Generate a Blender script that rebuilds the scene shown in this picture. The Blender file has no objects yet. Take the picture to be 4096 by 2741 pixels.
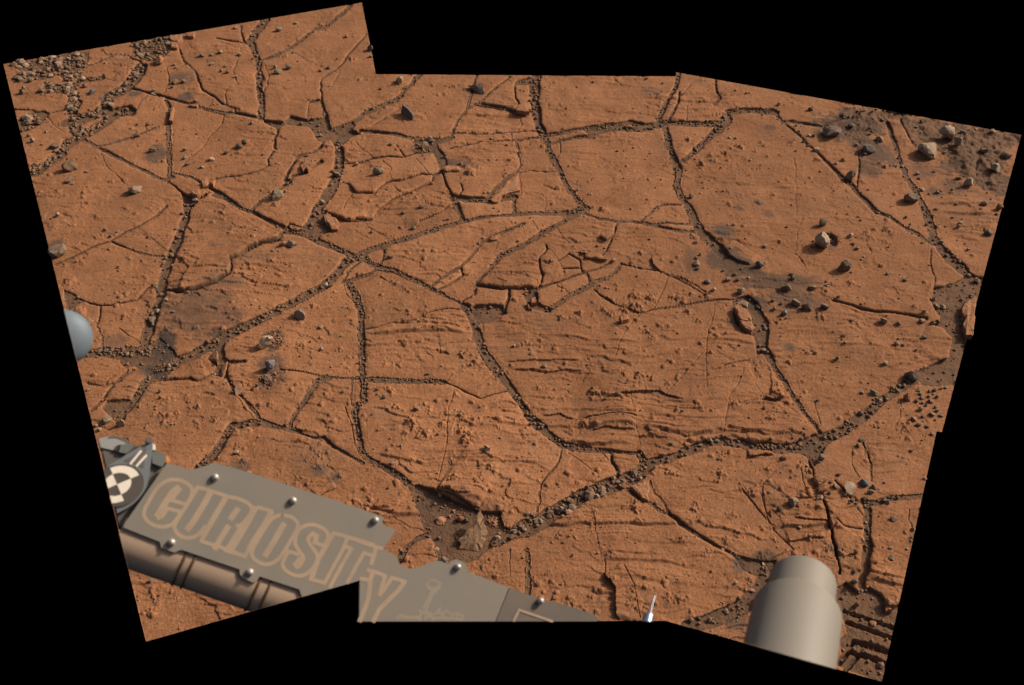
import bpy, bmesh, math, random
import numpy as np
from mathutils import Vector, Matrix

rng = np.random.default_rng(7)
random.seed(7)
sc = bpy.context.scene
COL = sc.collection

# ------------------------------------------------------------------ camera, sky, sun, exposure
CAM_H = 1.97
PITCH = math.radians(41.0)
FPX = 4113.0
CX, CY = 2048.0, 1370.5
cam_d = bpy.data.cameras.new('camera')
cam_d.sensor_fit = 'HORIZONTAL'
cam_d.lens = 34.0
cam_d.sensor_width = 34.0 * 4096.0 / FPX
cam_d.clip_start = 0.05
cam_d.clip_end = 200.0
cam_d.dof.use_dof = True
cam_d.dof.focus_distance = 2.9
cam_d.dof.aperture_fstop = 8.0
cam = bpy.data.objects.new('camera', cam_d)
COL.objects.link(cam)
cam.location = (0, 0, CAM_H)
cam.rotation_euler = (math.radians(90) - PITCH, 0, 0)
sc.camera = cam

SUN_EL = math.radians(33.0)
SUN_AZ = math.radians(64.0)          # clockwise from +Y (the view direction), so light comes from the right and a little behind
world = bpy.data.worlds.new('World')
sc.world = world
world.use_nodes = True
wn = world.node_tree
bg = wn.nodes['Background']
sky = wn.nodes.new('ShaderNodeTexSky')
sky.sky_type = 'NISHITA'
sky.sun_disc = False
sky.sun_elevation = SUN_EL
sky.sun_rotation = SUN_AZ
sky.altitude = 0
sky.air_density = 0.6
sky.dust_density = 6.0
sky.ozone_density = 0.4
wn.links.new(sky.outputs[0], bg.inputs[0])
bg.inputs[1].default_value = 0.11
sun_d = bpy.data.lights.new('sun', 'SUN')
sun_d.energy = 4.0
sun_d.angle = math.radians(4.0)
sun_d.color = (1.0, 0.93, 0.82)
sun = bpy.data.objects.new('sun', sun_d)
COL.objects.link(sun)
sd_vec = Vector((math.sin(SUN_AZ) * math.cos(SUN_EL), math.cos(SUN_AZ) * math.cos(SUN_EL), math.sin(SUN_EL)))
sun.rotation_euler = sd_vec.to_track_quat('Z', 'Y').to_euler()
sun.location = (3, 2, 4)
sc.view_settings.view_transform = 'Standard'
sc.view_settings.look = 'None'
sc.view_settings.exposure = 0.0
sc.view_settings.gamma = 1.0
sc.view_settings.use_curve_mapping = False

# ------------------------------------------------------------------ survey helpers: photo measurements -> points of the place
SP, CP = math.sin(PITCH), math.cos(PITCH)
RIGHT = np.array([1.0, 0, 0]); UP = np.array([0, SP, CP]); FWD = np.array([0, CP, -SP])
CROPS = {'A': (0, 0, .63776), 'B': (900, 0, .63776), 'C': (1800, 250, .63776), 'D': (2600, 250, .63776),
         'E': (3200, 400, .57143), 'F': (200, 800, .63776), 'G': (1100, 800, .63776), 'H': (2000, 800, .63776),
         'I': (2900, 900, .63776), 'J': (350, 1650, .63776), 'K': (1250, 1600, .63776), 'L': (2100, 1600, .63776),
         'M': (2900, 1741, .63776), 'N': (380, 1700, .38265), 'P': (900, 1900, .38265), 'Q': (1350, 2150, .25608),
         'R': (1900, 2250, .34144), 'W': (3300, 2350, .24938), 'X': (0, 0, 1.0)}

def full(c, pts):
    ox, oy, s = CROPS[c]
    p = np.asarray(pts, float)
    return np.stack([ox + p[..., 0] * s, oy + p[..., 1] * s], -1)

def rays(p):
    p = np.asarray(p, float)
    x = (p[..., 0] - CX) / FPX
    y = -(p[..., 1] - CY) / FPX
    return FWD + x[..., None] * RIGHT + y[..., None] * UP

def on_ground(p, z=0.0):
    d = rays(p)
    t = (z - CAM_H) / d[..., 2]
    return np.stack([d[..., 0] * t, d[..., 1] * t], -1)

def project(x, y, z):
    dz = z - CAM_H
    f = y * CP - dz * SP
    u = CX + FPX * x / f
    v = CY - FPX * (y * SP + dz * CP) / f
    return u, v

def px_size(x, y):                   # metres across one photo pixel at a ground point
    return math.sqrt(x * x + y * y + CAM_H ** 2) / FPX

# ------------------------------------------------------------------ noise
def _hash(ix, iy, seed):
    h = (ix.astype(np.int64) * 374761393 + iy.astype(np.int64) * 668265263 + seed * 974634777) & 0x7fffffff
    h = ((h ^ (h >> 13)) * 1274126177) & 0x7fffffff
    h = h ^ (h >> 16)
    return h

def pnoise(x, y, seed=0):
    x = np.asarray(x, np.float32); y = np.asarray(y, np.float32)
    ix = np.floor(x); iy = np.floor(y)
    fx = x - ix; fy = y - iy
    ix = ix.astype(np.int32); iy = iy.astype(np.int32)
    u = fx * fx * fx * (fx * (fx * 6 - 15) + 10)
    v = fy * fy * fy * (fy * (fy * 6 - 15) + 10)
    def g(dx, dy):
        a = (_hash(ix + dx, iy + dy, seed) & 1023).astype(np.float32) * np.float32(2 * math.pi / 1024)
        return np.cos(a) * (fx - dx) + np.sin(a) * (fy - dy)
    n0 = g(0, 0) * (1 - u) + g(1, 0) * u
    n1 = g(0, 1) * (1 - u) + g(1, 1) * u
    return (n0 * (1 - v) + n1 * v) * 1.5

def fbm(x, y, f, oct=3, seed=0, gain=.5, lac=2.03):
    a = 1.0; s = np.zeros(np.shape(x), np.float32); t = 0
    for o in range(oct):
        s += a * pnoise(x * f + 13.7 * o, y * f - 7.1 * o, seed + o * 17)
        t += a; a *= gain; f *= lac
    return s / t

def sstep(a, b, x):
    t = np.clip((x - a) / (b - a), 0, 1)
    return t * t * (3 - 2 * t)

# ------------------------------------------------------------------ the survey of the bedrock: fractures
# (crop, apparent width in photo px (one or start,end), gravel density, place key, points)
FR = []
def fr(c, w, g, key, *pts, depth=None):
    w = w if isinstance(w, tuple) else (w, w)
    FR.append((full(c, pts), w, g, key, depth))
# -- top left
fr('B', 28, 1.3, 'top', (258,120),(200,195),(160,255),(180,320),(205,380),(215,450),(215,520),(222,590),(228,660),(228,750))
fr('B', 9, .6, 'top', (98,162),(105,220),(120,265),(160,285))
fr('A', 6, .4, 'top', (1360,245),(1450,262),(1520,272),(1560,280))
fr('B', 13, 1.2, 'top2', (790,28),(745,80),(700,110),(640,160),(570,185),(520,215),(470,260),(420,290),(360,325),(310,350),(250,372))
fr('B', 6, .1, 'top2', (888,215),(840,270),(775,340),(740,395),(690,440),(640,470),(603,500),(600,560),(603,620))
fr('B', 11, .5, 'junction', (603,620),(620,690),(625,725))
fr('B', 6, 0, 'junction', (600,632),(535,642),(518,690),(520,742))
fr('B', 18, 1.1, 'ragged', (800,770),(870,715),(920,690),(990,655),(1060,630),(1100,600),(1120,565),(1170,530),(1200,490),(1220,465))
fr('B', 12, .4, 'plate', (850,822),(960,835),(1080,845),(1150,860),(1220,865),(1290,872),(1345,885))
fr('C', 11, .4, 'plate', (168,75),(145,150),(130,230),(110,290),(50,360),(25,420),(5,470))
fr('B', 15, .8, 'plate', (1425,862),(1390,872),(1340,890))
fr('B', (38, 40), 1.0, 'middle', (700,895),(715,960),(720,1020),(710,1070),(690,1130),(665,1190),(630,1240),(600,1280),(570,1330),(545,1400),(520,1440))
fr('B', 16, 1.2, 'diagonal', (-60,1225),(0,1250),(60,1290),(130,1315),(170,1330),(250,1375),(330,1415),(400,1450),(480,1475),(560,1500))
fr('G', (28, 20), 1.1, 'diagonal', (216,235),(306,276),(380,305),(440,330),(510,360),(560,370),(620,405),(690,425))
fr('G', (16, 14), .9, 'diagonal', (690,425),(740,430),(800,465),(870,500),(930,530),(990,565),(1050,590),(1110,620),(1170,650))
fr('B', 11, .8, 'block', (332,780),(330,835),(310,870),(315,938))
fr('B', 6, 0, 'block', (305,950),(265,1000),(275,1040),(200,1080),(100,1105),(0,1112),(-100,1130))
fr('B', 14, .7, 'block', (610,915),(560,960),(510,970),(460,985),(430,1030),(400,1080),(380,1130),(400,1150),(350,1180),(280,1230),(230,1260),(180,1300),(165,1335))
fr('B', 11, .5, 'block', (605,1020),(550,1045),(500,1090),(430,1110),(400,1150))
fr('B', 6, 0, 'middle', (760,1030),(860,1015),(940,995),(1020,985),(1110,990),(1190,965),(1300,958))
fr('B', 6, 0, 'middle', (1075,910),(1110,965),(1130,990))
fr('B', 6, .1, 'middle', (745,1135),(790,1160),(830,1215),(890,1215),(940,1215),(950,1190),(1000,1155),(1040,1140),(1100,1140),(1160,1120),(1230,1100),(1310,1105))
fr('B', 6, .2, 'middle', (640,1330),(720,1365),(780,1388),(830,1375),(920,1370),(950,1320),(1020,1270),(1080,1240),(1150,1210),(1220,1180),(1290,1140),(1310,1105))
fr('B', 11, .4, 'middle', (1315,965),(1340,1010),(1352,1060),(1340,1090),(1310,1105))
fr('B', 7, .2, 'middle', (1360,1075),(1380,1140),(1410,1200),(1440,1250))
fr('B', 6, .1, 'middle', (1480,1160),(1492,1190),(1460,1245))
fr('B', 22, 1.1, 'middle', (1440,1245),(1460,1310),(1490,1370),(1490,1405))
# -- the long sweep through the centre
fr('G', (26, 22), .5, 'sweep', (510,355),(600,310),(700,280),(780,255),(860,230),(950,200),(1040,175),(1120,155),(1200,135))
fr('C', (16, 15), .6, 'sweep', (100,1000),(180,980),(300,965),(410,955),(500,945),(590,940))
fr('C', (20, 30), 1.2, 'sweep', (590,940),(660,940),(730,945),(800,928),(845,912))
fr('G', (34, 30), 1.0, 'sweep', (500,355),(450,390),(400,450),(350,500),(300,540),(200,590),(100,640),(0,700))
fr('F', (32, 44), 1.3, 'leftsweep', (1411,700),(1320,750),(1200,810),(1120,850),(1050,890),(980,930),(900,970),(820,1000),(740,1050),(660,1100))
fr('F', (34, 24), 1.0, 'leftsweep', (660,1100),(600,1150),(560,1210),(540,1240),(510,1290),(475,1330))
fr('G', 7, 0, 'sweep', (548,378),(480,430),(430,495))
fr('G', 11, .9, 'sweep', (610,405),(640,430),(600,460),(500,490),(430,510))
fr('G', 9, .3, 'sweep', (688,285),(680,360),(668,412))
# -- centre top
fr('C', (38, 34), 1.0, 'centre', (548,80),(535,180),(530,250),(545,330),(555,400),(580,460))
fr('C', (28, 20), .8, 'centre', (580,460),(610,500),(620,540),(640,590),(680,660),(710,730),(750,790),(790,840),(830,890),(850,918))
fr('C', 9, .2, 'plate', (178,255),(280,275),(360,287),(400,312),(505,312))
fr('C', 6, 0, 'plate', (405,150),(410,230),(432,262),(415,300))
fr('C', 8, .1, 'plate', (375,95),(300,150),(240,200),(180,245),(150,265),(110,292))
fr('C', 6, 0, 'plate', (-5,541),(100,520),(200,500),(300,492),(400,485),(500,475),(570,468))
fr('C', 6, .1, 'plate', (20,440),(95,440),(200,450),(330,440),(430,435),(535,430))
fr('C', (8, 16), .2, 'tongue', (420,485),(430,560),(440,640),(420,685),(370,715),(320,760),(285,790),(250,830),(230,860))
fr('C', 24, .8, 'tongue', (20,850),(100,862),(180,862),(250,866),(330,855),(400,845))
fr('C', 14, .5, 'tongue', (400,840),(402,900),(410,960))
fr('C', 6, 0, 'tongue', (435,690),(510,680),(600,688),(670,685))
fr('C', (16, 22), 1.3, 'crosswise', (585,462),(680,450),(780,430),(860,415),(940,405),(1040,395),(1130,375))
fr('C', (12, 24), 1.2, 'crosswise', (605,512),(680,495),(780,475),(880,465),(950,440),(1010,425),(1080,420),(1180,425),(1290,400))
fr('C', 18, 1.2, 'crosswise', (860,435),(950,420),(1010,410))
fr('C', 22, 1.2, 'crosswise', (1150,385),(1220,400),(1300,385),(1360,378))
fr('C', 20, 1.0, 'righttop', (1436,50),(1415,160),(1380,220),(1350,270),(1320,330),(1300,372))
fr('C', 10, .4, 'righttop', (1440,195),(1430,250),(1400,310),(1370,365))
fr('D', (26, 24), 1.0, 'rightlong', (90,385),(110,480),(130,560),(170,640),(185,700),(175,770),(200,840),(240,900))
fr('D', (28, 44), .9, 'rightlong', (240,900),(270,960),(290,1010),(320,1060),(370,1110),(420,1160),(460,1210))
fr('D', (20, 24), 1.3, 'righttop', (40,388),(120,385),(220,385),(330,385),(430,380),(480,340),(510,310),(600,300),(680,305),(770,308))
fr('D', (40, 16), 1.3, 'righttop', (490,350),(440,410),(380,460),(320,520),(270,570),(205,622))
fr('D', 11, .9, 'topright', (770,305),(800,335),(835,375),(880,370),(950,385),(1020,400),(1080,408),(1140,375),(1200,345))
fr('D', (8, 14), .7, 'topright', (835,375),(890,420),(940,460),(980,510),(1040,560),(1090,610),(1140,660),(1200,720))
fr('D', (20, 20), .5, 'topright', (1200,720),(1270,780),(1320,840),(1370,890),(1420,945))
fr('D', 9, .5, 'topright', (410,105),(415,180),(440,220),(400,262))
# -- right
fr('E', (16, 26), .5, 'farright', (612,165),(645,260),(675,340),(705,430),(740,520),(790,600),(840,680),(870,750),(900,820))
fr('E', (34, 44), .6, 'farright', (900,820),(925,900),(940,970),(990,1050),(1060,1115),(1130,1180),(1190,1240))
fr('E', 14, .5, 'topright', (540,790),(620,820),(700,870),(770,910),(840,940),(900,990),(940,1015))
fr('E', 6, .1, 'farright', (700,140),(740,220),(785,310))
fr('E', 7, .2, 'topright', (410,380),(415,460),(405,560),(400,612))
fr('I', 12, .1, 'channel', (680,475),(770,500),(860,530),(960,550),(1060,555),(1160,568),(1260,590), depth=.006)
fr('I', (40, 44), 1.2, 'rightdiag', (1190,960),(1120,1010),(1060,1050),(990,1090),(920,1150),(860,1200),(790,1250),(740,1290),(680,1320),(610,1345))
fr('I', (46, 26), 1.2, 'rightdiag', (610,1345),(560,1345),(500,1370),(420,1400),(360,1405),(260,1390),(180,1390),(100,1375),(0,1368))
fr('L', (26, 38), 1.2, 'lower', (1300,275),(1240,258),(1130,280),(1040,310),(960,340),(880,365),(800,390),(750,410))
fr('L', (56, 62), 1.3, 'lower', (760,405),(720,460),(640,500),(560,530),(480,560),(400,590),(320,625),(240,675),(160,720),(80,765),(0,810))
fr('K', (62, 46), 1.1, 'lower', (1333,785),(1280,820),(1220,850),(1150,880))
fr('I', (40, 30), 1.0, 'blockcrack', (195,640),(215,720),(245,790),(290,850))
fr('I', (22, 16), .9, 'blockcrack', (290,850),(330,920),(380,990),(420,1060),(470,1130),(510,1190),(560,1250),(600,1320))
# -- centre-bottom
fr('G', (36, 36), .6, 'bend', (1190,665),(1225,720),(1255,780),(1275,850),(1300,920),(1340,980),(1380,1050),(1430,1120),(1490,1200),(1550,1290))
fr('H', (36, 34), 1.3, 'bend', (139,1290),(190,1370),(260,1430),(330,1490))
fr('L', (30, 14), 1.3, 'bend', (173,235),(240,285),(320,295),(400,305),(480,318),(560,330),(640,335),(710,345))
fr('L', 30, 1.2, 'lower', (715,345),(735,385),(752,415))
fr('L', 12, .7, 'lower', (540,335),(545,390),(575,430),(592,475))
fr('L', 8, .1, 'bend', (235,305),(215,380),(160,460),(110,520),(92,580),(98,640),(80,700))
fr('L', (18, 16), .9, 'lowerright', (640,530),(690,590),(740,620),(800,650),(850,690),(900,720),(960,770),(1020,810),(1080,850),(1150,890),(1230,930),(1300,970),(1370,1000))
fr('L', (56, 66), .7, 'lowerright', (1530,1060),(1490,1130),(1440,1210),(1380,1280),(1300,1330),(1200,1370),(1040,1430))
fr('L', 6, 0, 'lower', (788,500),(778,570),(770,632))
fr('L', 6, .1, 'lower', (790,500),(830,590),(880,650),(905,710))
fr('L', 20, .2, 'plain', (18,925),(30,1000),(25,1100),(20,1230))
fr('M', (12, 12), .5, 'dark', (520,110),(540,200),(560,260),(590,330),(610,400),(640,480),(660,570),(680,640),(690,700),(700,780),(712,880), depth=.013)
fr('M', (30, 36), .4, 'dark', (870,415),(895,470),(897,560),(892,650),(885,750),(870,850),(855,960))
fr('M', 24, .8, 'dark', (870,432),(960,420),(1060,392),(1150,392),(1260,372))
fr('M', 9, .4, 'dark', (860,30),(890,110),(920,180),(922,285))
fr('M', 8, .2, 'dark', (690,290),(740,340),(790,400),(860,430))
fr('M', 7, .2, 'dark', (395,412),(430,398),(480,400),(570,393))
fr('M', 6, 0, 'dark', (700,530),(750,570),(860,590))
fr('H', (7, 8), .5, 'middle2', (870,145),(930,100),(970,50),(1030,30),(1130,30))
fr('H', 14, .9, 'crossing', (500,70),(560,95),(640,120),(720,135),(800,140),(870,145),(960,160),(1050,180),(1130,195),(1230,196))
fr('H', 10, .8, 'crossing', (950,155),(1050,145),(1090,150),(1205,150))
fr('H', 8, .1, 'crossing', (738,140),(710,230),(670,310),(645,345))
fr('H', (22, 22), 1.0, 'crossing', (510,62),(400,130),(300,190),(200,250),(110,300),(0,355))
fr('G', (22, 14), .7, 'crossing', (1411,355),(1340,440),(1290,490),(1268,515))
fr('H', 11, .1, 'pit', (-145,540),(-70,545),(0,560),(60,560),(150,560),(230,565))
fr('G', (12, 12), .5, 'crossing', (1560,150),(1490,180),(1430,205),(1350,235),(1300,265),(1260,320),(1200,380),(1160,420),(1100,455),(1040,490),(980,540))
fr('G', 9, .2, 'crossing', (1163,425),(1180,470),(1110,520),(1040,550),(1005,570))
fr('G', 7, .1, 'pit', (1265,520),(1255,590),(1165,640))
fr('H', 14, .4, 'pit', (60,560),(45,640),(10,710))
fr('H', 8, .3, 'pit', (240,565),(330,530),(430,490),(520,460),(620,430),(690,395))
fr('H', (26, 14), 1.0, 'pit', (320,680),(400,625),(470,580),(540,545),(600,510),(670,490),(720,450),(760,400))
fr('H', 8, .2, 'pit', (285,290),(297,318),(245,380),(245,430),(265,480),(248,560))
fr('H', 6, 0, 'pit', (368,385),(430,345),(500,385),(512,450))
fr('H', 6, 0, 'pit', (400,435),(505,430))
fr('H', 6, 0, 'pit', (365,535),(440,585))
fr('H', 6, .1, 'pit', (543,455),(568,515))
fr('H', 8, .1, 'channel2', (595,560),(630,600),(700,640),(790,680),(870,700))
fr('H', (6, 9), .1, 'channel2', (890,700),(960,680),(1060,665),(1160,655),(1260,640),(1340,630),(1430,625),(1500,630))
fr('H', 6, 0, 'channel2', (760,400),(870,425),(960,440),(1060,460),(1150,490),(1240,540),(1310,600))
# -- centre-left
fr('G', (26, 25), 1.2, 'upright', (470,505),(505,590),(530,660),(545,720),(540,800),(545,880),(548,960),(550,1050),(550,1110))
fr('G', (26, 24), 1.2, 'upright', (550,1110),(565,1180),(560,1255),(510,1290),(500,1360),(515,1430),(530,1500),(545,1568))
fr('K', 24, 1.1, 'upright', (295,290),(330,345),(370,380),(430,412),(480,440),(540,480),(620,535))
fr('G', 22, 1.2, 'upright', (560,1128),(680,1125),(780,1130),(880,1135),(980,1140),(1060,1152))
fr('G', 10, .6, 'upright', (540,1110),(440,1110),(340,1105),(270,1100))
fr('G', 7, 0, 'upright', (30,1065),(60,1070),(160,1075),(270,1092))
fr('G', 22, .9, 'leftlower', (330,1112),(270,1130),(220,1200),(170,1280),(120,1350),(90,1430))
fr('G', 7, .1, 'upright', (490,1120),(480,1200),(478,1280),(505,1300))
fr('F', (32, 18), .9, 'leftlower', (1140,1435),(1220,1410),(1320,1392),(1400,1415),(1500,1440),(1568,1450))
fr('J', (30, 32), .8, 'leftlower', (915,80),(860,160),(830,210),(780,280),(690,360))
fr('K', 13, 1.0, 'leftlower', (0,240),(70,235),(130,295),(200,330),(270,370),(320,395))
fr('G', 9, .5, 'leftlower', (90,1435),(170,1468),(230,1490))
fr('G', 6, .1, 'upright', (570,812),(640,800),(720,775),(800,775),(870,755),(920,720),(1000,690),(1080,680),(1185,686))
fr('G', 6, .1, 'upright', (1065,1152),(1120,1182),(1190,1205),(1290,1250),(1360,1225),(1450,1200))
fr('K', 24, 1.2, 'hollow', (545,1010),(590,935),(640,890),(700,855),(760,840))
# -- left
fr('F', (36, 42), .9, 'wide', (872,15),(855,110),(820,200),(790,280),(760,350),(735,420),(710,490),(700,560),(680,640),(650,720),(625,800),(605,880))
fr('F', 8, .3, 'wide', (690,545),(640,538),(610,555),(570,600),(540,630),(450,650),(380,665),(320,665),(250,650),(180,615),(100,590))
fr('F', 7, .3, 'wide', (320,672),(310,740),(300,790),(330,850),(335,940))
fr('F', 36, 1.2, 'leftsweep', (180,972),(280,962),(335,952),(400,952),(480,962),(560,962),(640,955))
fr('F', 8, .3, 'leftsweep', (490,1060),(470,1085),(400,1145),(330,1162),(235,1150))
fr('F', 11, .5, 'leftsweep', (520,1060),(470,1100),(400,1150),(360,1210),(330,1260),(255,1320))
fr('F', 10, .2, 'leftsweep', (690,1130),(780,1117),(880,1112),(930,1132),(1015,1095))
fr('F', 18, .8, 'leftlower', (1100,1120),(1170,1210),(1230,1265),(1290,1330),(1325,1395))
fr('F', 14, .7, 'leftlower', (1080,1020),(1150,1020),(1215,1020))
fr('F', (8, 7), .1, 'wide', (35,408),(150,360),(250,310),(380,260),(470,205),(560,170),(650,110),(740,45))
fr('F', 7, .1, 'wide', (385,265),(450,290),(560,325),(640,345),(745,357))
fr('F', 12, .25, 'wide', (730,572),(800,582),(900,572),(960,552),(1040,522),(1110,472),(1137,420),(1137,367),(1180,347),(1250,302),(1320,272),(1430,248),(1470,195), depth=.013)  # dark soil floor paints in the shadow line under the pointed slab's ledge
fr('A', 15, .6, 'leftlong', (500,865),(560,890),(640,940),(740,990),(840,1040),(930,1080),(990,1110),(1040,1130),(1080,1110))
fr('A', 6, .1, 'leftlong', (1040,1130),(1110,1180),(1140,1215))
fr('A', (9, 18), .7, 'diagonal', (1070,1080),(1120,1090),(1200,1110),(1250,1145),(1330,1195),(1400,1225),(1470,1280),(1568,1330))
fr('A', 18, .9, 'leftlong', (1040,635),(1065,680),(1060,760),(1060,850),(1062,950),(1070,1060),(1065,1100))
fr('A', 10, .9, 'leftlong', (790,555),(870,570),(950,595),(1040,615),(1130,640),(1230,660),(1300,680),(1390,700),(1470,710),(1640,745))
fr('A', 7, .2, 'leftlong', (1125,310),(1150,380),(1220,440),(1250,520),(1275,575),(1350,615),(1390,650),(1475,682),(1470,712))
fr('A', (44, 50), 3.8, 'gravel', (480,495),(450,560),(470,640),(450,700),(460,780),(490,855))
fr('A', (44, 40), 3.4, 'gravel', (890,420),(830,500),(770,560),(700,600),(660,650),(630,700),(540,730),(450,760))
fr('A', (40, 36), 3.4, 'gravel', (800,702),(740,712),(680,750),(600,800),(520,845))
fr('A', (30, 36), 2.8, 'gravel', (500,860),(430,890),(380,960),(300,1020),(200,1085))
fr('A', 60, 3.4, 'gravel', (230,730),(170,770),(120,800))
fr('A', 7, .5, 'gravel', (95,690),(200,692),(280,712),(400,690))
fr('A', 20, 2.8, 'gravel', (510,500),(560,500),(630,490))
fr('A', 8, .5, 'leftlong', (600,920),(640,912),(740,885),(850,850),(920,820),(990,790))
fr('A', 6, .3, 'gravel', (640,310),(680,340),(800,345),(830,375),(880,390))
fr('A', 6, .2, 'gravel', (700,347),(620,385),(530,415))

# hairline cracks: grooves only
HL = []
def hl(c, w, *pts):
    HL.append((full(c, pts), w))
hl('C', 5, (440,822),(510,815),(570,825)); hl('C', 4, (570,825),(600,850),(600,935))
hl('B', 4, (310,940),(400,945),(480,960)); hl('B', 4, (420,1205),(560,1213),(610,1215)); hl('B', 4, (820,900),(870,950),(940,1000))
hl('B', 5, (990,1010),(1040,1060),(1035,1130)); hl('B', 4, (430,330),(520,380),(620,420)); hl('B', 4, (720,440),(680,530),(650,570))
hl('B', 5, (245,390),(275,470),(265,550),(240,590)); hl('B', 5, (1200,1420),(1210,1380),(1290,1350),(1340,1330),(1400,1290),(1435,1260))
hl('B', 6, (1095,680),(1030,720),(960,760),(900,800),(820,830)); hl('B', 4, (740,1320),(760,1260),(800,1215)); hl('B', 4, (800,1410),(900,1420),(960,1460),(1010,1480))
hl('B', 4, (1060,1180),(1110,1215)); hl('B', 4, (1190,990),(1250,1060),(1280,1100))
hl('C', 5, (385,440),(385,485)); hl('C', 5, (440,350),(450,390),(420,432)); hl('C', 4, (65,440),(100,490),(95,512)); hl('C', 5, (500,475),(500,510),(440,530))
hl('C', 4, (435,700),(440,770),(445,820)); hl('C', 5, (692,508),(692,560),(665,602)); hl('C', 4, (1390,620),(1260,690),(1100,770),(980,850),(860,910))
hl('C', 4, (1020,90),(1080,150)); hl('C', 5, (1568,95),(1510,140),(1450,210)); hl('C', 5, (590,770),(660,795),(700,790)); hl('C', 4, (600,1080),(670,1100),(750,1140))
hl('C', 4, (660,1040),(700,1100),(740,1135)); hl('C', 4, (500,1000),(560,1060)); hl('C', 4, (300,1130),(280,1180))
hl('D', 4, (235,250),(230,370)); hl('D', 4, (950,970),(920,1100),(910,1200),(970,1280)); hl('D', 4, (905,600),(915,800),(920,940))
hl('D', 4, (550,1130),(650,1190),(750,1245)); hl('D', 5, (1420,945),(1500,972),(1568,1010)); hl('D', 4, (500,680),(620,670),(690,660)); hl('D', 5, (0,1300),(130,1330),(240,1390),(330,1450))
hl('E', 4, (915,1040),(910,1150),(940,1240),(940,1300)); hl('E', 4, (460,900),(460,1000),(500,1080))
hl('I', 5, (1290,160),(1290,250),(1310,320),(1310,390)); hl('I', 3.5, (120,930),(60,1030),(20,1100),(10,1200)); hl('I', 3.5, (190,890),(190,1000),(240,1080))
hl('I', 4, (0,880),(70,860),(150,850)); hl('I', 4, (480,190),(450,200),(500,270)); hl('I', 4, (560,1100),(600,1250)); hl('I', 4, (1100,1100),(1100,1210),(1060,1270))
hl('I', 4, (230,1060),(330,1080),(470,1190)); hl('I', 4, (780,530),(870,570))
hl('L', 5, (1480,540),(1500,620),(1510,700),(1540,740)); hl('L', 5, (1360,550),(1440,650),(1530,770),(1568,800)); hl('L', 4, (270,330),(340,380),(460,470)); hl('L', 4, (480,330),(530,390))
hl('L', 3.5, (430,700),(440,820),(480,980)); hl('L', 5, (620,1040),(670,1150),(700,1260),(725,1370)); hl('L', 4, (500,1000),(505,1090),(530,1130)); hl('L', 4, (1150,560),(1250,590),(1360,550))
hl('M', 5, (390,190),(310,220),(240,300),(230,370),(250,450),(265,520),(300,590),(370,660),(430,720)); hl('M', 6, (400,410),(460,370),(510,345),(570,335))
hl('M', 5, (470,170),(490,280),(510,380)); hl('M', 5, (475,205),(530,205)); hl('M', 4, (795,60),(800,180),(840,270)); hl('M', 5, (100,330),(180,430),(260,530)); hl('M', 5, (830,460),(870,510))
hl('M', 5, (640,560),(680,660),(690,760)); hl('M', 5, (1160,470),(1150,530),(1180,580)); hl('M', 4, (970,690),(1060,740),(1140,770)); hl('M', 4, (620,420),(700,470),(760,460),(830,450))
hl('M', 5, (280,780),(360,740),(430,720)); hl('M', 5, (560,770),(640,780),(690,790))
hl('H', 4, (720,990),(740,920),(790,820),(850,740),(890,700)); hl('H', 4, (1345,650),(1335,730),(1300,860),(1290,980),(1295,1100),(1300,1180)); hl('H', 4, (1530,1060),(1500,1150),(1430,1230),(1415,1350),(1405,1460))
hl('H', 4, (290,300),(370,380),(410,490)); hl('H', 5, (1060,470),(1020,570),(960,680)); hl('H', 4, (1560,1000),(1480,1020),(1400,1040),(1370,1070)); hl('H', 3.5, (820,1210),(840,1350),(870,1480),(880,1550))
hl('H', 4, (1040,1220),(1120,1130),(1280,950),(1350,870)); hl('H', 4, (140,165),(160,235)); hl('H', 4, (200,130),(240,190)); hl('H', 4, (350,180),(390,250))
hl('G', 5, (1065,1145),(1150,1070),(1240,1030),(1320,1008)); hl('G', 4, (1115,1190),(1100,1280),(1085,1400),(1075,1530)); hl('K', 4, (855,130),(830,330),(800,450),(775,540)); hl('G', 5, (430,530),(450,590),(500,640))
hl('G', 4, (50,905),(200,930),(330,960)); hl('G', 5, (1030,912),(1100,897),(1200,885),(1260,870)); hl('G', 5, (660,468),(690,490),(715,510)); hl('G', 4, (1180,1200),(1260,1180),(1380,1080)); hl('G', 5, (880,470),(1010,465),(1050,490))
hl('G', 5, (440,1300),(480,1420),(500,1530)); hl('G', 4, (560,510),(620,475),(660,470))
hl('K', 4, (40,600),(150,530),(260,470),(420,420)); hl('K', 4, (1240,930),(1240,1100)); hl('K', 5, (790,560),(900,600),(1000,650),(1060,665)); hl('K', 5, (620,970),(700,965),(780,985)); hl('K', 5, (470,740),(560,775),(690,822))
hl('K', 5, (250,180),(265,270),(290,340))
hl('F', 4, (340,1430),(500,1420),(600,1410),(750,1400)); hl('F', 5, (240,1160),(330,1160),(400,1100)); hl('F', 4, (430,800),(500,850),(580,890)); hl('F', 4, (1160,1230),(1230,1320),(1290,1380)); hl('F', 4, (1480,1070),(1568,1080))
hl('A', 4, (270,1292),(500,1280),(700,1270)); hl('A', 5, (630,960),(660,1030),(730,1100),(780,1150)); hl('A', 4, (400,1000),(510,995),(610,985)); hl('A', 4, (290,720),(330,780),(410,840))
hl('A', 5, (1040,420),(1060,480),(1050,540),(1030,600)); hl('A', 5, (1520,280),(1490,380),(1460,450),(1490,520),(1490,540),(1430,560),(1415,600),(1420,655)); hl('A', 5, (1400,720),(1390,770),(1320,840),(1290,900),(1250,940),(1200,980))
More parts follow.
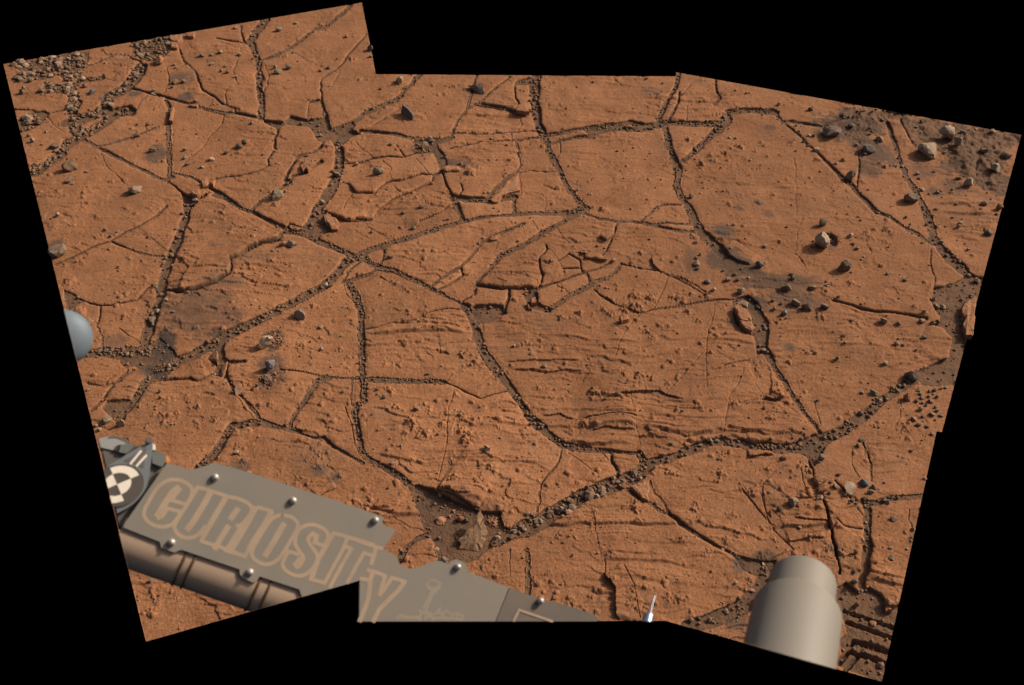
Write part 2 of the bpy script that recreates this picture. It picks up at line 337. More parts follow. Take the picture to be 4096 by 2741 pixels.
hl('A', 4, (1390,770),(1470,800),(1540,840)); hl('A', 5, (930,600),(880,650),(845,720)); hl('A', 5, (910,770),(912,820)); hl('A', 4, (800,400),(790,490)); hl('A', 5, (630,485),(720,505),(790,490)); hl('A', 5, (1090,320),(1080,260)); hl('A', 5, (1160,400),(1060,470),(1040,430))
hl('A', 4, (1568,510),(1490,540)); hl('A', 5, (1335,625),(1310,665)); hl('A', 5, (1110,1090),(1150,1030),(1200,970)); hl('A', 4, (1350,1120),(1440,1110),(1568,1095)); hl('A', 4, (170,690),(290,660),(400,640))
hl('X', 4, (560,2405),(640,2395),(760,2385),(860,2375))

# ledges (scarps): the side listed left of the drawn line is the high one; height in metres
SC = []
def ledge(c, H, L, *pts):
    SC.append((full(c, pts), H, L))
ledge('F', .017, .16, (1470,195),(1430,248),(1320,272),(1250,302),(1180,347),(1137,367),(1137,420),(1110,472),(1040,522),(960,552),(900,572),(800,582),(730,572))
ledge('G', .008, .06, (1185,686),(1080,680),(1000,690),(920,720),(870,755),(800,775),(720,775),(640,800),(570,812))
ledge('B', .010, .06, (1310,1105),(1230,1100),(1160,1120),(1100,1140),(1040,1140),(1000,1155),(950,1190),(940,1215),(890,1215),(830,1215),(790,1160),(745,1135))
ledge('B', .010, .07, (1310,1105),(1290,1140),(1220,1180),(1150,1210),(1080,1240),(1020,1270),(950,1320),(920,1370),(830,1375),(780,1388),(720,1365),(640,1330))
ledge('B', .008, .05, (1435,1260),(1400,1290),(1340,1330),(1290,1350),(1210,1380),(1200,1420))
ledge('B', .008, .05, (1095,680),(1030,720),(960,760),(900,800),(820,830))
ledge('C', .010, .06, (505,312),(400,312),(360,287),(280,275),(178,255))
ledge('H', .011, .08, (240,565),(150,562),(60,560),(0,560),(-70,545),(-145,540))
ledge('H', .009, .05, (1180,1270),(1050,1220),(1000,1195),(900,1200),(820,1205),(720,1215),(640,1250))
ledge('H', .006, .04, (870,1360),(800,1350),(700,1345),(600,1350),(500,1370))
ledge('H', .007, .04, (870,1440),(760,1440),(650,1425),(560,1440))
ledge('H', .006, .03, (480,1375),(430,1360),(380,1330),(320,1345),(250,1350))
ledge('H', .005, .03, (1560,1000),(1480,1020),(1400,1040),(1370,1070))
ledge('H', .006, .03, (540,1075),(420,1060),(300,1070),(200,1060),(60,1065))
ledge('H', .005, .03, (520,1005),(380,1000),(200,1000),(20,1010))
ledge('K', .010, .10, (1060,672),(1000,655),(900,602),(820,570),(780,555))
ledge('K', .007, .05, (1010,600),(900,590),(850,560),(790,545))
ledge('L', .013, .06, (590,1380),(600,1330),(590,1250),(575,1180),(540,1120),(500,1070))
ledge('L', .010, .05, (1568,345),(1500,340),(1440,350),(1390,345))
ledge('F', .014, .05, (1015,1095),(930,1132),(880,1112),(780,1117),(690,1130))
ledge('H', .010, .04, (1010,445),(970,410),(955,360))
ledge('M', 0.0066, .05, (570,393),(480,400),(430,398),(395,412))
ledge('M', 0.0066, .05, (690,560),(600,540),(520,540),(430,520))
ledge('M', 0.0055, .05, (640,650),(540,640),(440,660),(390,665))
ledge('M', 0.0066, .06, (880,660),(830,700),(830,750),(770,760),(720,790))
ledge('M', 0.0066, .04, (960,650),(930,700),(960,760),(930,830),(890,900))
ledge('G', .007, .05, (1110,960),(1080,945),(1030,950))
ledge('G', .010, .05, (590,120),(500,130),(420,120),(350,90))
ledge('D', .010, .06, (640,1278),(560,1250),(480,1200),(420,1150))
ledge('I', .010, .06, (1260,630),(1350,660),(1398,720),(1390,830),(1300,870))
ledge('I', .016, .05, (380,1075),(320,1080),(270,1088),(260,1070))
ledge('J', .006, .05, (1568,470),(1500,500),(1440,540))

# soil-filled hollows (hard edges, below the slabs)
POLY = []
def hollow(c, depth, g, key, *pts):
    POLY.append((full(c, pts), depth, g, key))
hollow('B', .018, 1.2, 'junction', (235,748),(365,764),(410,725),(470,737),(520,745),(610,733),(640,700),(665,802),(810,747),(835,770),(800,815),(860,840),(780,870),(720,930),(690,925),(665,890),(610,905),(575,880),(550,830),(520,800),(370,785),(330,812),(245,778))
hollow('B', .016, 1.0, 'middle', (555,1320),(640,1315),(620,1380),(650,1420),(700,1450),(600,1470),(590,1500),(620,1550),(560,1500),(380,1475),(355,1445),(400,1405),(490,1430),(520,1400))
hollow('C', .016, 1.0, 'centre', (420,115),(500,90),(565,80),(560,200),(500,205),(490,150),(395,148))
hollow('B', .010, .9, 'middle', (1180,880),(1260,870),(1330,880),(1345,930),(1390,980),(1400,1050),(1350,1060),(1310,970),(1250,965),(1180,930))
hollow('G', .018, .8, 'pit', (1190,685),(1260,660),(1340,655),(1430,660),(1455,720),(1380,752),(1312,785),(1260,770))
hollow('H', .016, 1.4, 'pit', (120,590),(240,562),(235,640),(270,660),(340,675),(310,712),(210,692),(165,640))
hollow('A', .014, 1.0, 'wide', (1125,1195),(1180,1232),(1230,1240),(1320,1208),(1290,1245),(1240,1270),(1210,1320),(1150,1300))
hollow('K', .020, .45, 'hollow', (600,540),(660,520),(760,562),(880,625),(1010,672),(1050,692),(1190,700),(1200,780),(1250,800),(1180,870),(1110,930),(1040,985),(960,1015),(880,1012),(780,992),(762,890),(730,862),(700,822),(650,660))
hollow('F', .008, 1.2, 'leftsweep', (370,930),(600,900),(690,860),(780,940),(800,1000),(720,1065),(600,1062),(540,1035),(470,1045),(430,990),(330,985))
hollow('F', .012, 1.0, 'leftlower', (985,1000),(1060,890),(1105,885),(1090,985),(1135,1015),(1110,1120),(1015,1105),(1040,1040))
hollow('F', .010, .8, 'leftsweep', (355,1260),(480,1245),(535,1260),(485,1330),(460,1400),(410,1392),(325,1310))
hollow('F', .006, 1.0, 'wide', (85,565),(160,590),(220,640),(150,660),(112,700),(95,640))
hollow('I', .014, .9, 'blockcrack', (40,480),(70,455),(140,440),(205,485),(235,540),(275,600),(282,690),(262,790),(200,825),(185,705),(130,680),(60,610))
hollow('E', .012, .7, 'rightsand', (960,1312),(1060,1292),(1140,1245),(1180,1215),(1290,1245),(1260,1390),(1160,1425),(1140,1490),(1180,1580),(960,1570),(980,1520),(940,1480),(905,1400))
hollow('I', .014, .5, 'rightsand', (1305,395),(1420,375),(1500,345),(1600,330),(1600,460),(1500,490),(1490,550),(1515,710),(1500,880),(1450,990),(1330,1012),(1230,1002),(1185,935),(1220,902),(1300,872),(1392,832),(1398,720),(1350,660),(1255,630),(1340,602),(1350,540),(1295,460))
hollow('M', .010, .5, 'track', (690,960),(760,930),(830,985),(900,955),(980,1000),(1010,1040),(1090,1060),(1120,1300),(1020,1580),(690,1440),(730,1380),(720,1330),(700,1290),(760,1250),(740,1160),(680,1085))
hollow('A', .006, 8.0, 'gravel', (815,265),(1072,215),(1062,320),(1000,380),(930,392),(880,380),(830,310))
hollow('A', .004, 4.8, 'gravelb', (60,395),(560,315),(560,370),(520,450),(490,500),(450,520),(400,505),(370,470),(350,420),(330,490),(260,505),(105,512),(125,450))
hollow('A', .004, 4.8, 'gravelb', (280,515),(440,535),(470,600),(330,590),(250,605))
hollow('L', .012, 1.0, 'lowerright', (1290,960),(1380,985),(1500,1010),(1580,1000),(1580,1090),(1470,1120),(1360,1060))
hollow('M', .012, 1.0, 'rightdiag', (380,80),(480,40),(600,0),(640,60),(600,140),(560,200),(500,130),(440,110))

# soft sand and dark dust lying over the slabs: (crop, cx, cy, rx, ry, sand, dark)
SOFT = [('E',1200,470,180,120,.9,.12),('E',1350,560,110,120,.9,.12),('F',900,700,270,130,.48,.35),('F',1080,520,130,45,.25,.45),('F',1000,880,120,60,.3,.4),('F',950,620,230,45,.35,.45),('F',1260,370,110,34,.3,.3),('F',700,960,70,60,.4,.9),('F',740,880,50,50,.3,1.0),('D',1130,1112,42,45,.2,1.0),('F',1410,870,62,62,1,.5),('F',720,900,60,90,.7,.9),('F',1050,830,45,28,.5,.7),('A',980,970,65,50,.4,.8),
 ('A',850,595,38,18,.3,.9),('A',1170,612,45,25,.3,.9),('A',1120,490,50,28,.3,.8),('D',470,1060,60,38,.2,.9),('A',350,1545,50,40,.4,.7),('A',650,610,25,28,.4,.8),
 ('K',50,450,50,40,.3,.8),('K',140,492,40,30,.3,.8),('J',955,345,50,42,.3,.7),('L',1340,1040,45,45,.3,.9),('M',80,820,40,25,.3,.9),('M',70,1180,75,40,.3,.7),
 ('F',1130,740,70,60,.4,.5),('E',480,480,80,60,.5,.4),('E',480,340,110,60,.6,.6),('E',850,480,90,60,.3,.4),('D',1240,410,190,90,.9,.4),('D',1400,560,120,90,.6,.4),
 ('D',560,1290,130,60,.9,.5),('D',800,1380,230,60,.7,.3),('D',880,1470,120,60,.8,.3),('I',450,520,200,60,.4,.2),('H',1420,380,130,80,.8,.5),
 ('F',1390,1080,80,110,.5,.5),('F',400,880,70,40,.3,.5),('F',650,1060,80,40,.5,.9),('K',880,700,260,120,.3,.3),('B',1240,930,80,50,.7,.3),('C',60,640,70,30,.5,.3),
 ('D',550,915,26,18,.1,.8),('D',680,880,26,16,.1,.7),('D',740,955,32,16,.1,.7),('D',750,405,35,14,.1,.7),('D',270,1240,60,80,.5,.2),('I',400,765,40,30,.3,.7),('I',40,610,30,25,.2,.7),
 ('G',0,880,55,60,1,.5),('H',300,760,150,60,.1,.2),('D',30,190,60,30,.1,.5),('E',1060,600,80,60,.4,.5),('E',950,640,50,30,.4,.6),('C',0,630,70,25,.8,.2),('L',1500,1010,90,60,.8,.3),
 ('F',1050,600,120,50,.1,.3),('F',820,650,200,60,.15,.3),('F',1040,290,40,10,0,.5),('F',1120,188,30,12,0,.5),('A',1360,1545,50,14,0,.5),('C',1260,190,50,30,.1,.5),('A',1190,490,40,60,.2,.5),
 ('J',1420,260,160,110,.15,.3),('I',180,480,70,40,.3,.9),('M',680,720,30,30,.1,.8),('M',500,80,90,60,.3,.3),('B',1500,600,60,60,.1,.15),('I',1000,480,40,14,.2,.1)]
SANDSHEET = [full('E', [(600,60),(800,120),(900,140),(1100,160),(1250,190),(1600,240),(1440,340),(1430,520),(1420,670),(1350,645),(1250,605),(1130,545),(1080,470),(960,350),(900,290),(800,335),(760,250),(700,150),(640,130)]),
             full('E', [(300,60),(640,90),(610,170),(500,220),(420,330),(330,300),(170,240),(120,190),(200,160)])]

# nodules (crop, x, y, radius in crop px)
NOD = {'G': [(730,1200,25),(760,1305,28),(850,1400,36),(870,1440,25),(950,1475,30),(1050,1420,24),(970,1330,20),(1180,970,30),(1170,1460,28),(1190,1510,30),(1220,1480,20),(1180,1380,25),(1250,1390,20),(240,655,22),(780,1030,20),(90,540,18),(460,980,18),(820,560,18),(410,930,16),(285,865,18),(1135,1230,18),(1165,1340,15),(905,980,15),(1090,1270,14),(1080,1350,18),(370,575,14),(205,610,12),(170,905,14),(940,1285,16),(580,735,14),(1400,1440,12),(1180,1040,14),(690,1030,15)],
 'H': [(590,1200,40),(870,1110,36),(950,1120,28),(1055,1160,20),(525,1400,30),(450,1440,18),(1470,1285,26),(385,745,28),(500,710,26),(690,720,25),(780,740,28),(830,595,25),(840,660,34),(940,610,25),(1120,610,28),(1180,700,25),(1245,755,20),(1325,830,18),(1320,960,22),(1390,930,20),(240,1175,18),(330,1250,12),(400,1240,12),(560,1000,15),(740,560,15),(920,830,25),(650,690,20),(1300,590,16),(700,625,18),(1000,790,20),(1060,800,16),(960,870,14),(775,1100,18),(680,1200,14),(1180,1065,12),(1420,840,14),(1405,675,14),(780,690,30),(720,710,18),(580,730,14),(870,590,15),(1150,640,22),(1200,590,20),(1080,600,22)],
 'C': [(130,700,36),(100,660,22),(380,620,18),(680,785,22),(960,920,26),(900,905,14),(1150,1460,30),(1180,1520,30),(1260,1470,28),(1250,730,16),(940,1400,16),(870,745,12),(1040,1390,14),(880,825,14),(1200,1200,22),(1180,1050,16)],
 'L': [(370,150,26),(290,180,16),(920,460,22),(1235,470,32),(690,680,38),(710,760,22),(430,700,18),(215,840,16),(560,1130,28),(540,965,16),(600,1060,15),(650,1300,16),(1040,1335,18),(970,1260,25),(1260,885,20),(1490,975,20),(1410,1170,16),(410,1230,14),(1310,730,20),(1380,810,14),(1535,120,25),(1310,35,25),(65,1130,14),(140,1090,14),(300,1275,14),(900,1240,16),(1350,850,14),(1430,565,22),(1100,745,10),(1170,790,14),(1060,690,24),(700,640,25),(620,680,18),(980,880,18),(1150,960,18),(190,1170,20),(1080,650,14),(1520,430,20)],
 'M': [(60,510,22),(520,650,26),(230,760,18),(120,590,14),(10,665,14),(640,720,20),(720,750,20),(50,500,22),(290,570,14),(310,655,12),(90,630,12),(440,470,10),(1120,140,16),(400,665,12),(290,490,16),(530,450,18),(360,490,18),(700,900,14)],
 'K': [(890,495,26),(1115,435,24),(1060,495,16),(935,120,22),(340,690,22),(170,480,22),(45,430,22),(720,225,26),(815,165,22),(930,210,22),(950,265,28),(990,220,15),(880,390,16),(1190,715,14),(1330,235,14),(885,345,10),(40,355,16),(650,60,14),(740,85,14)],
 'F': [(190,690,22),(120,510,32),(470,735,24),(730,820,20),(930,1305,26),(870,1270,14),(650,1350,16),(1090,1270,14),(1030,1390,20),(1380,1280,22),(1160,760,16),(920,810,20),(1380,385,20),(715,1390,14),(480,590,18),(840,385,22),(1415,40,20),(290,100,16),(480,60,16),(380,235,12),(345,190,10),(210,410,12),(430,420,10),(500,365,10),(580,380,14),(470,520,14),(600,330,12),(820,170,10),(1080,95,16),(1080,125,10),(1500,540,18),(1435,555,12),(150,160,12),(55,95,14),(560,1300,20),(740,1250,18),(860,1230,14),(700,1350,22),(800,1340,20),(940,1430,12)],
 'D': [(320,640,26),(450,665,18),(570,530,26),(890,500,22),(1050,610,24),(720,520,16),(770,830,20),(680,880,20),(460,530,14),(600,605,14),(820,1130,20),(1270,1385,24),(240,490,22),(380,590,18),(660,555,14),(740,590,16),(630,705,12),(570,830,14),(490,810,14),(530,730,10),(1160,810,14),(950,835,12),(1035,855,10),(1240,815,14),(330,750,12),(1480,1050,22),(1490,1130,16),(1380,1100,14),(480,570,30),(820,580,16),(400,620,22)],
 'I': [(610,580,20),(400,860,22),(330,1060,30),(330,610,18),(60,1130,20),(300,1220,22),(1190,520,20),(1250,555,20),(1130,1290,26),(1110,1250,16),(1130,1460,16),(490,980,14),(780,360,18),(640,360,16),(1120,345,14),(1020,110,14),(620,960,14),(740,1005,12),(780,1180,20),(960,1240,18),(970,870,8),(1290,400,12),(205,860,12),(380,390,8),(430,820,10),(340,1000,22)],
 'J': [(1460,350,16),(975,310,18),(1380,300,14),(1430,290,14),(440,1200,18),(400,1235,16),(1010,390,14),(470,80,12),(700,80,12),(790,50,14),(680,60,8),(1320,420,12)],
 'A': [(795,1310,18),(560,1275,14),(780,1130,20),(365,1205,14),(630,1280,12),(525,1305,12),(940,1310,14),(610,1362,14),(780,1370,8),(980,690,16),(700,1140,20),(340,1430,14),(440,1410,12),(640,1480,12),(1390,1345,14)],
 'B': [(320,1290,22),(380,355,16),(560,205,18),(800,375,22),(640,190,16),(600,150,18),(1200,1245,14),(1310,1340,12),(480,250,12),(700,100,14),(1380,590,16),(1540,1090,30),(1440,540,14),(950,330,12),(940,1210,14)],
 'E': [(120,420,20),(590,470,28),(660,930,14),(610,990,14),(640,940,18),(800,1000,12),(730,1260,12),(350,1280,18),(500,960,18),(410,220,14),(560,450,20),(1060,520,20),(150,1520,16),(130,1510,14),(660,460,14),(590,440,14)]}

# zones of strongly layered rock (crop, cx, cy, rx, ry, strength)
LAM = [('H',500,1000,600,200,1.0),('H',800,1400,700,200,1.4),('C',250,400,330,260,1.0),('C',850,280,350,80,.8),('G',900,840,450,160,1.2),('G',1400,1100,150,200,.8),('L',700,850,700,180,1.2),
 ('L',500,130,600,140,1.2),('D',250,250,280,120,1.3),('M',500,520,220,160,1.4),('M',1000,130,250,120,.8),('M',980,900,140,120,1.6),('K',1200,300,300,300,.9),('F',1200,530,250,90,1.2),('G',1000,300,350,100,.9),
 ('C',800,1080,250,100,1.0),('C',400,1280,250,130,1.0),('F',900,1060,150,50,1.2),('E',1200,850,200,250,1.1),('B',1200,1300,350,120,1.2),('B',770,980,80,60,1.4),('F',1250,920,130,80,1.0),
 ('I',200,1200,300,250,1.1),('D',700,760,300,120,.8),('L',600,1150,250,200,1.0),('L',900,1050,300,120,1.0),('K',500,700,200,80,1.1),('K',900,560,250,80,1.2),('I',300,740,90,100,1.3),('D',600,1100,250,100,.8),('H',600,60,200,80,.3),('B',1500,1150,100,200,.8),('K',650,360,260,120,1.0)]

# ------------------------------------------------------------------ the terrain grid (polar about the mast foot)
DA = 0.00078
TH = np.arange(-0.625, 0.625, DA, dtype=np.float64)
DEP = np.arange(math.radians(20.8), math.radians(60.5), DA * .95)
NR, NC = len(DEP), len(TH)
R_ = CAM_H / np.tan(DEP)
X = (R_[:, None] * np.sin(TH)[None, :]).astype(np.float32)
Y = (R_[:, None] * np.cos(TH)[None, :]).astype(np.float32)
PX = (np.sqrt(R_ ** 2 + CAM_H ** 2) / FPX)[:, None].astype(np.float32)      # metres per photo px
EX, EY = 0.006, 0.006
RAG = .45 + 1.3 * sstep(-.15, .4, fbm(X, Y, 3.5, 2, 47))
WX = X + EX * RAG * fbm(X, Y, 16, 3, 3, .55)
WY = Y + EY * RAG * fbm(X, Y, 16, 3, 41, .55)

WN = np.clip(fbm(X, Y, 10, 3, 63, .6), -.7, .8)
def window(pts, m):
    """rows and columns of the grid that can lie within m metres of a polyline"""
    x, y = pts[:, 0], pts[:, 1]
    r = np.hypot(x, y); t = np.arctan2(x, y)
    rmax, rmin = r.max() + m, max(r.min() - m, .3)
    # chord sagging towards the foot
    if len(pts) == 2:
        d = pts[1] - pts[0]; L2 = (d ** 2).sum()
        if L2 > 0:
            k = np.clip(-(pts[0] @ d) / L2, 0, 1); q = pts[0] + k * d
            rmin = max(min(rmin, np.hypot(*q) - m), .3)
    i0 = np.searchsorted(DEP, math.atan2(CAM_H, rmax)); i1 = np.searchsorted(DEP, math.atan2(CAM_H, rmin))
    mt = m / rmin
    j0 = np.searchsorted(TH, t.min() - mt); j1 = np.searchsorted(TH, t.max() + mt)
    return slice(max(i0 - 1, 0), min(i1 + 1, NR)), slice(max(j0 - 1, 0), min(j1 + 1, NC))

def seg_dist(sl, a, b):
    px = WX[sl]; py = WY[sl]
    d = b - a; L2 = max(float(d @ d), 1e-12)
    k = np.clip(((px - a[0]) * d[0] + (py - a[1]) * d[1]) / L2, 0, 1)
    qx = px - (a[0] + k * d[0]); qy = py - (a[1] + k * d[1])
    return np.sqrt(qx * qx + qy * qy), k, (d[0] * (py - a[1]) - d[1] * (px - a[0]))

def world_width(pa, pb, w):
    """ground width of a band of apparent width w px that runs from photo point pa to pb"""
    m = (pa + pb) / 2; t = pb - pa; n = math.hypot(*t)
    if n < 1e-6: return w * .0007
    t = t / n; nn = np.array([-t[1], t[0]])
    g = on_ground(np.array([m, m + t, m + nn]))
    Jt = g[1] - g[0]; Jn = g[2] - g[0]
    return w * abs(Jt[0] * Jn[1] - Jt[1] * Jn[0]) / max(math.hypot(*Jt), 1e-9)

def densify(p, step=22.0, wob=0.0):
    out = [p[0]]
    for a, b in zip(p[:-1], p[1:]):
        n = max(1, int(np.hypot(*(b - a)) / step))
        for k in range(1, n + 1):
            out.append(a + (b - a) * k / n)
    return np.array(out)

SD = np.full((NR, NC), .5, np.float32)       # signed distance to the nearest soil-filled fracture (negative inside)
DP = np.zeros((NR, NC), np.float32)          # its depth
GR = np.zeros((NR, NC), np.float32)          # hairline grooves
SCARP = np.zeros((NR, NC), np.float32)
LIPX = np.zeros((NR, NC), np.float32); LIPY = np.zeros((NR, NC), np.float32)
PEBSRC = []
for pts, (w0, w1), g, key, depth in FR:
    gp = on_ground(pts)
    seglen = np.hypot(*(pts[1:] - pts[:-1]).T); cum = np.concatenate([[0], np.cumsum(seglen)]) / max(seglen.sum(), 1e-6)
    for i in range(len(pts) - 1):
        a, b = gp[i], gp[i + 1]
        wa = w0 + (w1 - w0) * cum[i]; wb = w0 + (w1 - w0) * cum[i + 1]
        # narrow fractures must stay open on the grid
        wa, wb = max(wa, 6.2), max(wb, 6.2)
        ha = world_width(pts[i], pts[i + 1], wa) / 2; hb = world_width(pts[i], pts[i + 1], wb) / 2
        m = max(ha, hb) * 1.4 + .03
        sl = window(np.array([a, b]), m)
        d, k, _ = seg_dist(sl, a, b)
        s = d - (ha + (hb - ha) * k) * (1 + (.55 if max(wa, wb) > 9 else .15) * WN[sl])
        D = depth if depth else min(max(.32 * max(ha, hb), .0042), .0085)
        upd = s < SD[sl]
        DP[sl] = np.where(upd & (s < .004), np.maximum(D, 0), DP[sl])
        SD[sl] = np.minimum(SD[sl], s)
        if g > 0:
            PEBSRC.append((pts[i], pts[i + 1], (wa + wb) / 2, g, key))

def poly_sd(pts, sl):
    px = WX[sl]; py = WY[sl]
    n = len(pts); best = np.full(px.shape, 9, np.float32); ins = np.zeros(px.shape, bool)
    for i in range(n):
        a, b = pts[i], pts[(i + 1) % n]
        d, _, _ = seg_dist(sl, a, b)
        best = np.minimum(best, d)
        if a[1] != b[1]:
            c = ((a[1] > py) != (b[1] > py)) & (px < (b[0] - a[0]) * (py - a[1]) / (b[1] - a[1]) + a[0])
            ins ^= c
    return np.where(ins, -best, best)

for pts, D, g, key in POLY:
    gp = on_ground(pts)
    sl = window(gp, .03)
    r = np.hypot(gp[:, 0], gp[:, 1])
    s = poly_sd(gp, sl)
    upd = s < SD[sl]
    D = .55 * D
    DP[sl] = np.where(upd & (s < .004), np.maximum(DP[sl], D) if key == 'hollow' else D, DP[sl])
    SD[sl] = np.minimum(SD[sl], s)

for pts, w in HL:
    gp = on_ground(densify(pts, 40))
    pp = densify(pts, 40)
    for i in range(len(gp) - 1):
        a, b = gp[i], gp[i + 1]
        h = world_width(pp[i], pp[i + 1], max(w, 4.5) * .95) / 2 * (0.6 + .7 * random.random())
        sl = window(np.array([a, b]), h + .004)
        d, k, _ = seg_dist(sl, a, b)
        dep = {3: .0020, 4: .0034, 5: .0054, 6: .0066}[int(w)] * random.uniform(.6, 1.3)
        GR[sl] = np.maximum(GR[sl], dep * np.clip(1.25 * (1 - d / h), 0, 1))

for pts, H, L in SC:
    H *= .68
    gp = on_ground(pts)
    sl = window(gp, 3 * L)
    rr = np.hypot(gp[:, 0], gp[:, 1])
    best = np.full(WX[sl].shape, 9, np.float32); side = np.zeros(WX[sl].shape, np.float32); kk = np.zeros(WX[sl].shape, np.float32)
    for i in range(len(gp) - 1):
        d, k, c = seg_dist(sl, gp[i], gp[i + 1])
        u = d < best
        dv = gp[i + 1] - gp[i]; dv = dv / max(np.hypot(*dv), 1e-9)
        lx = np.where(u, -dv[1], lx) if i else np.full(d.shape, -dv[1]); ly = np.where(u, dv[0], ly) if i else np.full(d.shape, dv[0])
        best = np.where(u, d, best); side = np.where(u, np.sign(c), side); kk = np.where(u, (i + k) / (len(gp) - 1), kk)
    fade = sstep(0, .12, kk) * sstep(1, .88, kk)
    # photo y runs down, so the left of a drawn line in the photo is the right in plan and vice versa
    up = side < 0
    SCARP[sl] += np.where(up, 1, 0) * H * np.exp(-best / L) * fade
    # the bed juts out over what lies below it: lip vertices lean outwards, a few mm
    lip = np.where(up, 1, 0) * min((.55 if L > .12 else 1.1) * H, .012) * np.exp(-best / .010) * fade
    LIPX[sl] += lip * lx; LIPY[sl] += lip * ly
    SCARP[sl] -= np.where(~up, 1, 0) * H * .25 * np.exp(-best / (L * .3)) * fade

# ------------------------------------------------------------------ slabs: label the connected pieces of rock
rock = SD > 0
lab = np.zeros((NR, NC), np.int32)
parent = [0]
def find(a):
    while parent[a] != a:
        parent[a] = parent[parent[a]]; a = parent[a]
    return a
prev = []
for i in range(NR):
    row = rock[i]
    d = np.diff(np.concatenate([[0], row.view(np.int8), [0]]))
    st = np.nonzero(d == 1)[0]; en = np.nonzero(d == -1)[0]
    cur = []
    pi = 0
    for s, e in zip(st.tolist(), en.tolist()):
        l = 0
        while pi < len(prev) and prev[pi][1] <= s: pi += 1
        q = pi
        while q < len(prev) and prev[q][0] < e:
            pl = find(prev[q][2])
            if l == 0: l = pl
            elif pl != l: parent[pl] = l
            q += 1
        if l == 0:
            parent.append(len(parent)); l = len(parent) - 1
        cur.append((s, e, l)); lab[i, s:e] = l
    prev = cur
roots = np.array([find(k) for k in range(len(parent))], np.int32)
lab = roots[lab]
cnt = np.bincount(lab.ravel(), minlength=len(parent))
small = cnt < 90
lab[small[lab]] = 0
ids = [k for k in np.unique(lab) if k > 0]
# per-slab offset and tilt
OFF = np.zeros(len(parent), np.float32); TX = OFF.copy(); TY = OFF.copy(); MX = OFF.copy(); MY = OFF.copy(); TINT = OFF.copy()
sx = np.bincount(lab.ravel(), X.ravel(), len(parent)); sy = np.bincount(lab.ravel(), Y.ravel(), len(parent)); cn = np.maximum(np.bincount(lab.ravel(), minlength=len(parent)), 1)
for k in ids:
    big = min(1.0, cnt[k] / 20000.0)
    OFF[k] = rng.normal(0, .0022) * (1 - .4 * big)
    TX[k] = rng.normal(0, .011) * (1 - .8 * big); TY[k] = rng.normal(0, .011) * (1 - .8 * big)
    MX[k] = sx[k] / cn[k]; MY[k] = sy[k] / cn[k]; TINT[k] = rng.normal(0, 1)
TINT[0] = 0

# ------------------------------------------------------------------ heights
def blob(c, cx, cy, rx, ry):
    ox, oy, s = CROPS[c]
    p = on_ground(np.array([[ox + cx * s, oy + cy * s], [ox + (cx + rx) * s, oy + cy * s], [ox + cx * s, oy + (cy + ry) * s]]))
    return p[0], abs(p[1][0] - p[0][0]), abs(p[2][1] - p[0][1])

lamz = .22 + .5 * sstep(-.1, .4, fbm(X, Y, 1.6, 2, 61))
for c, cx, cy, rx, ry, s in LAM:
    p, ax, ay = blob(c, cx, cy, rx, ry)
    sl = window(np.array([p - [ax, ay], p + [ax, ay], p - [ax, -ay], p + [ax, -ay], p - [0, ay], p + [0, ay]]) , .05)
    q = ((X[sl] - p[0]) / ax) ** 2 + ((Y[sl] - p[1]) / ay) ** 2
    lamz[sl] = np.maximum(lamz[sl], s * np.exp(-np.minimum(q, 20) ** 2 * .7))
# layering: thin beds that break off towards the viewer
ang = .10 * fbm(X, Y, .9, 2, 91) + .06
warp = .050 * fbm(X, Y, 2.6, 3, 77) + .012 * fbm(X, Y, 11, 3, 79)
sbed = Y + ang * X + warp
brk = fbm(X, Y, 7, 3, 101)
def beds(period, seed):
    q = sbed / period
    n = np.floor(q); f = q - n
    amp = ((_hash(n.astype(np.int32), np.zeros_like(n, np.int32) + seed, seed) & 255).astype(np.float32) / 255)
    return amp * (1 - f) * (1 - sstep(.0, .10, 1 - f) * 0) * sstep(0, .10, f)
strong = np.clip(lamz, 0, 1.6)
mask1 = sstep(-.15, .35, brk + .35 * (strong - .5))
LAMH = strong * (.0070 * beds(.062, 5) * mask1 + .0046 * beds(.027, 9) * sstep(-.2, .4, fbm(X, Y, 9, 3, 131) + .2 * (strong - .5)) + .0026 * beds(.0125, 15) * sstep(-.2, .3, fbm(X * .6, Y * 1.5, 12, 2, 151)))
grainy = fbm(X, Y, 60, 3, 201, .6)
fine = fbm(X, Y, 170, 3, 231, .65)
undul = fbm(X, Y, 3.0, 3, 251)
pits = np.clip(fbm(X, Y, 38, 2, 271) - .28, 0, 1)
crust = np.clip(fbm(X, Y, 9, 3, 291) - .10, 0, 1)                     # rougher patches of rock
mid = fbm(X, Y, 20, 3, 281, .6)
qf = sbed / .085 + 2.6 * fbm(X * .75, Y * 1.3, 5, 4, 171, .55)
nf = np.floor(qf); ff = qf - nf
step = ((_hash(nf.astype(np.int32), nf.astype(np.int32) * 0, 23) & 255).astype(np.float32) / 255)
FLK = (1 - ff) * sstep(0, .055, ff) * (.3 + step)
qf2 = sbed / .034 + 2.2 * fbm(X * .7, Y * 1.4, 9, 4, 181, .55)
ff2 = qf2 - np.floor(qf2)
FLK2 = (1 - ff2) * sstep(0, .09, ff2)
fmask = sstep(-.25, .25, fbm(X, Y, 4.5, 3, 191)); fmask2 = sstep(-.1, .35, fbm(X, Y, 6.5, 3, 195))
FLAKES = (.0050 * FLK * fmask + .0032 * FLK2 * fmask2) * (.35 + .65 * np.clip(lamz, 0, 1.2))
Z = FLAKES + .011 * undul + LAMH + .0024 * mid * (.35 + 2.4 * crust) + .0012 * grainy * (.6 + 2.2 * crust) + .0010 * fine + .004 * pits * (.4 + 2 * crust)
Z += SCARP * (1 + .25 * brk)
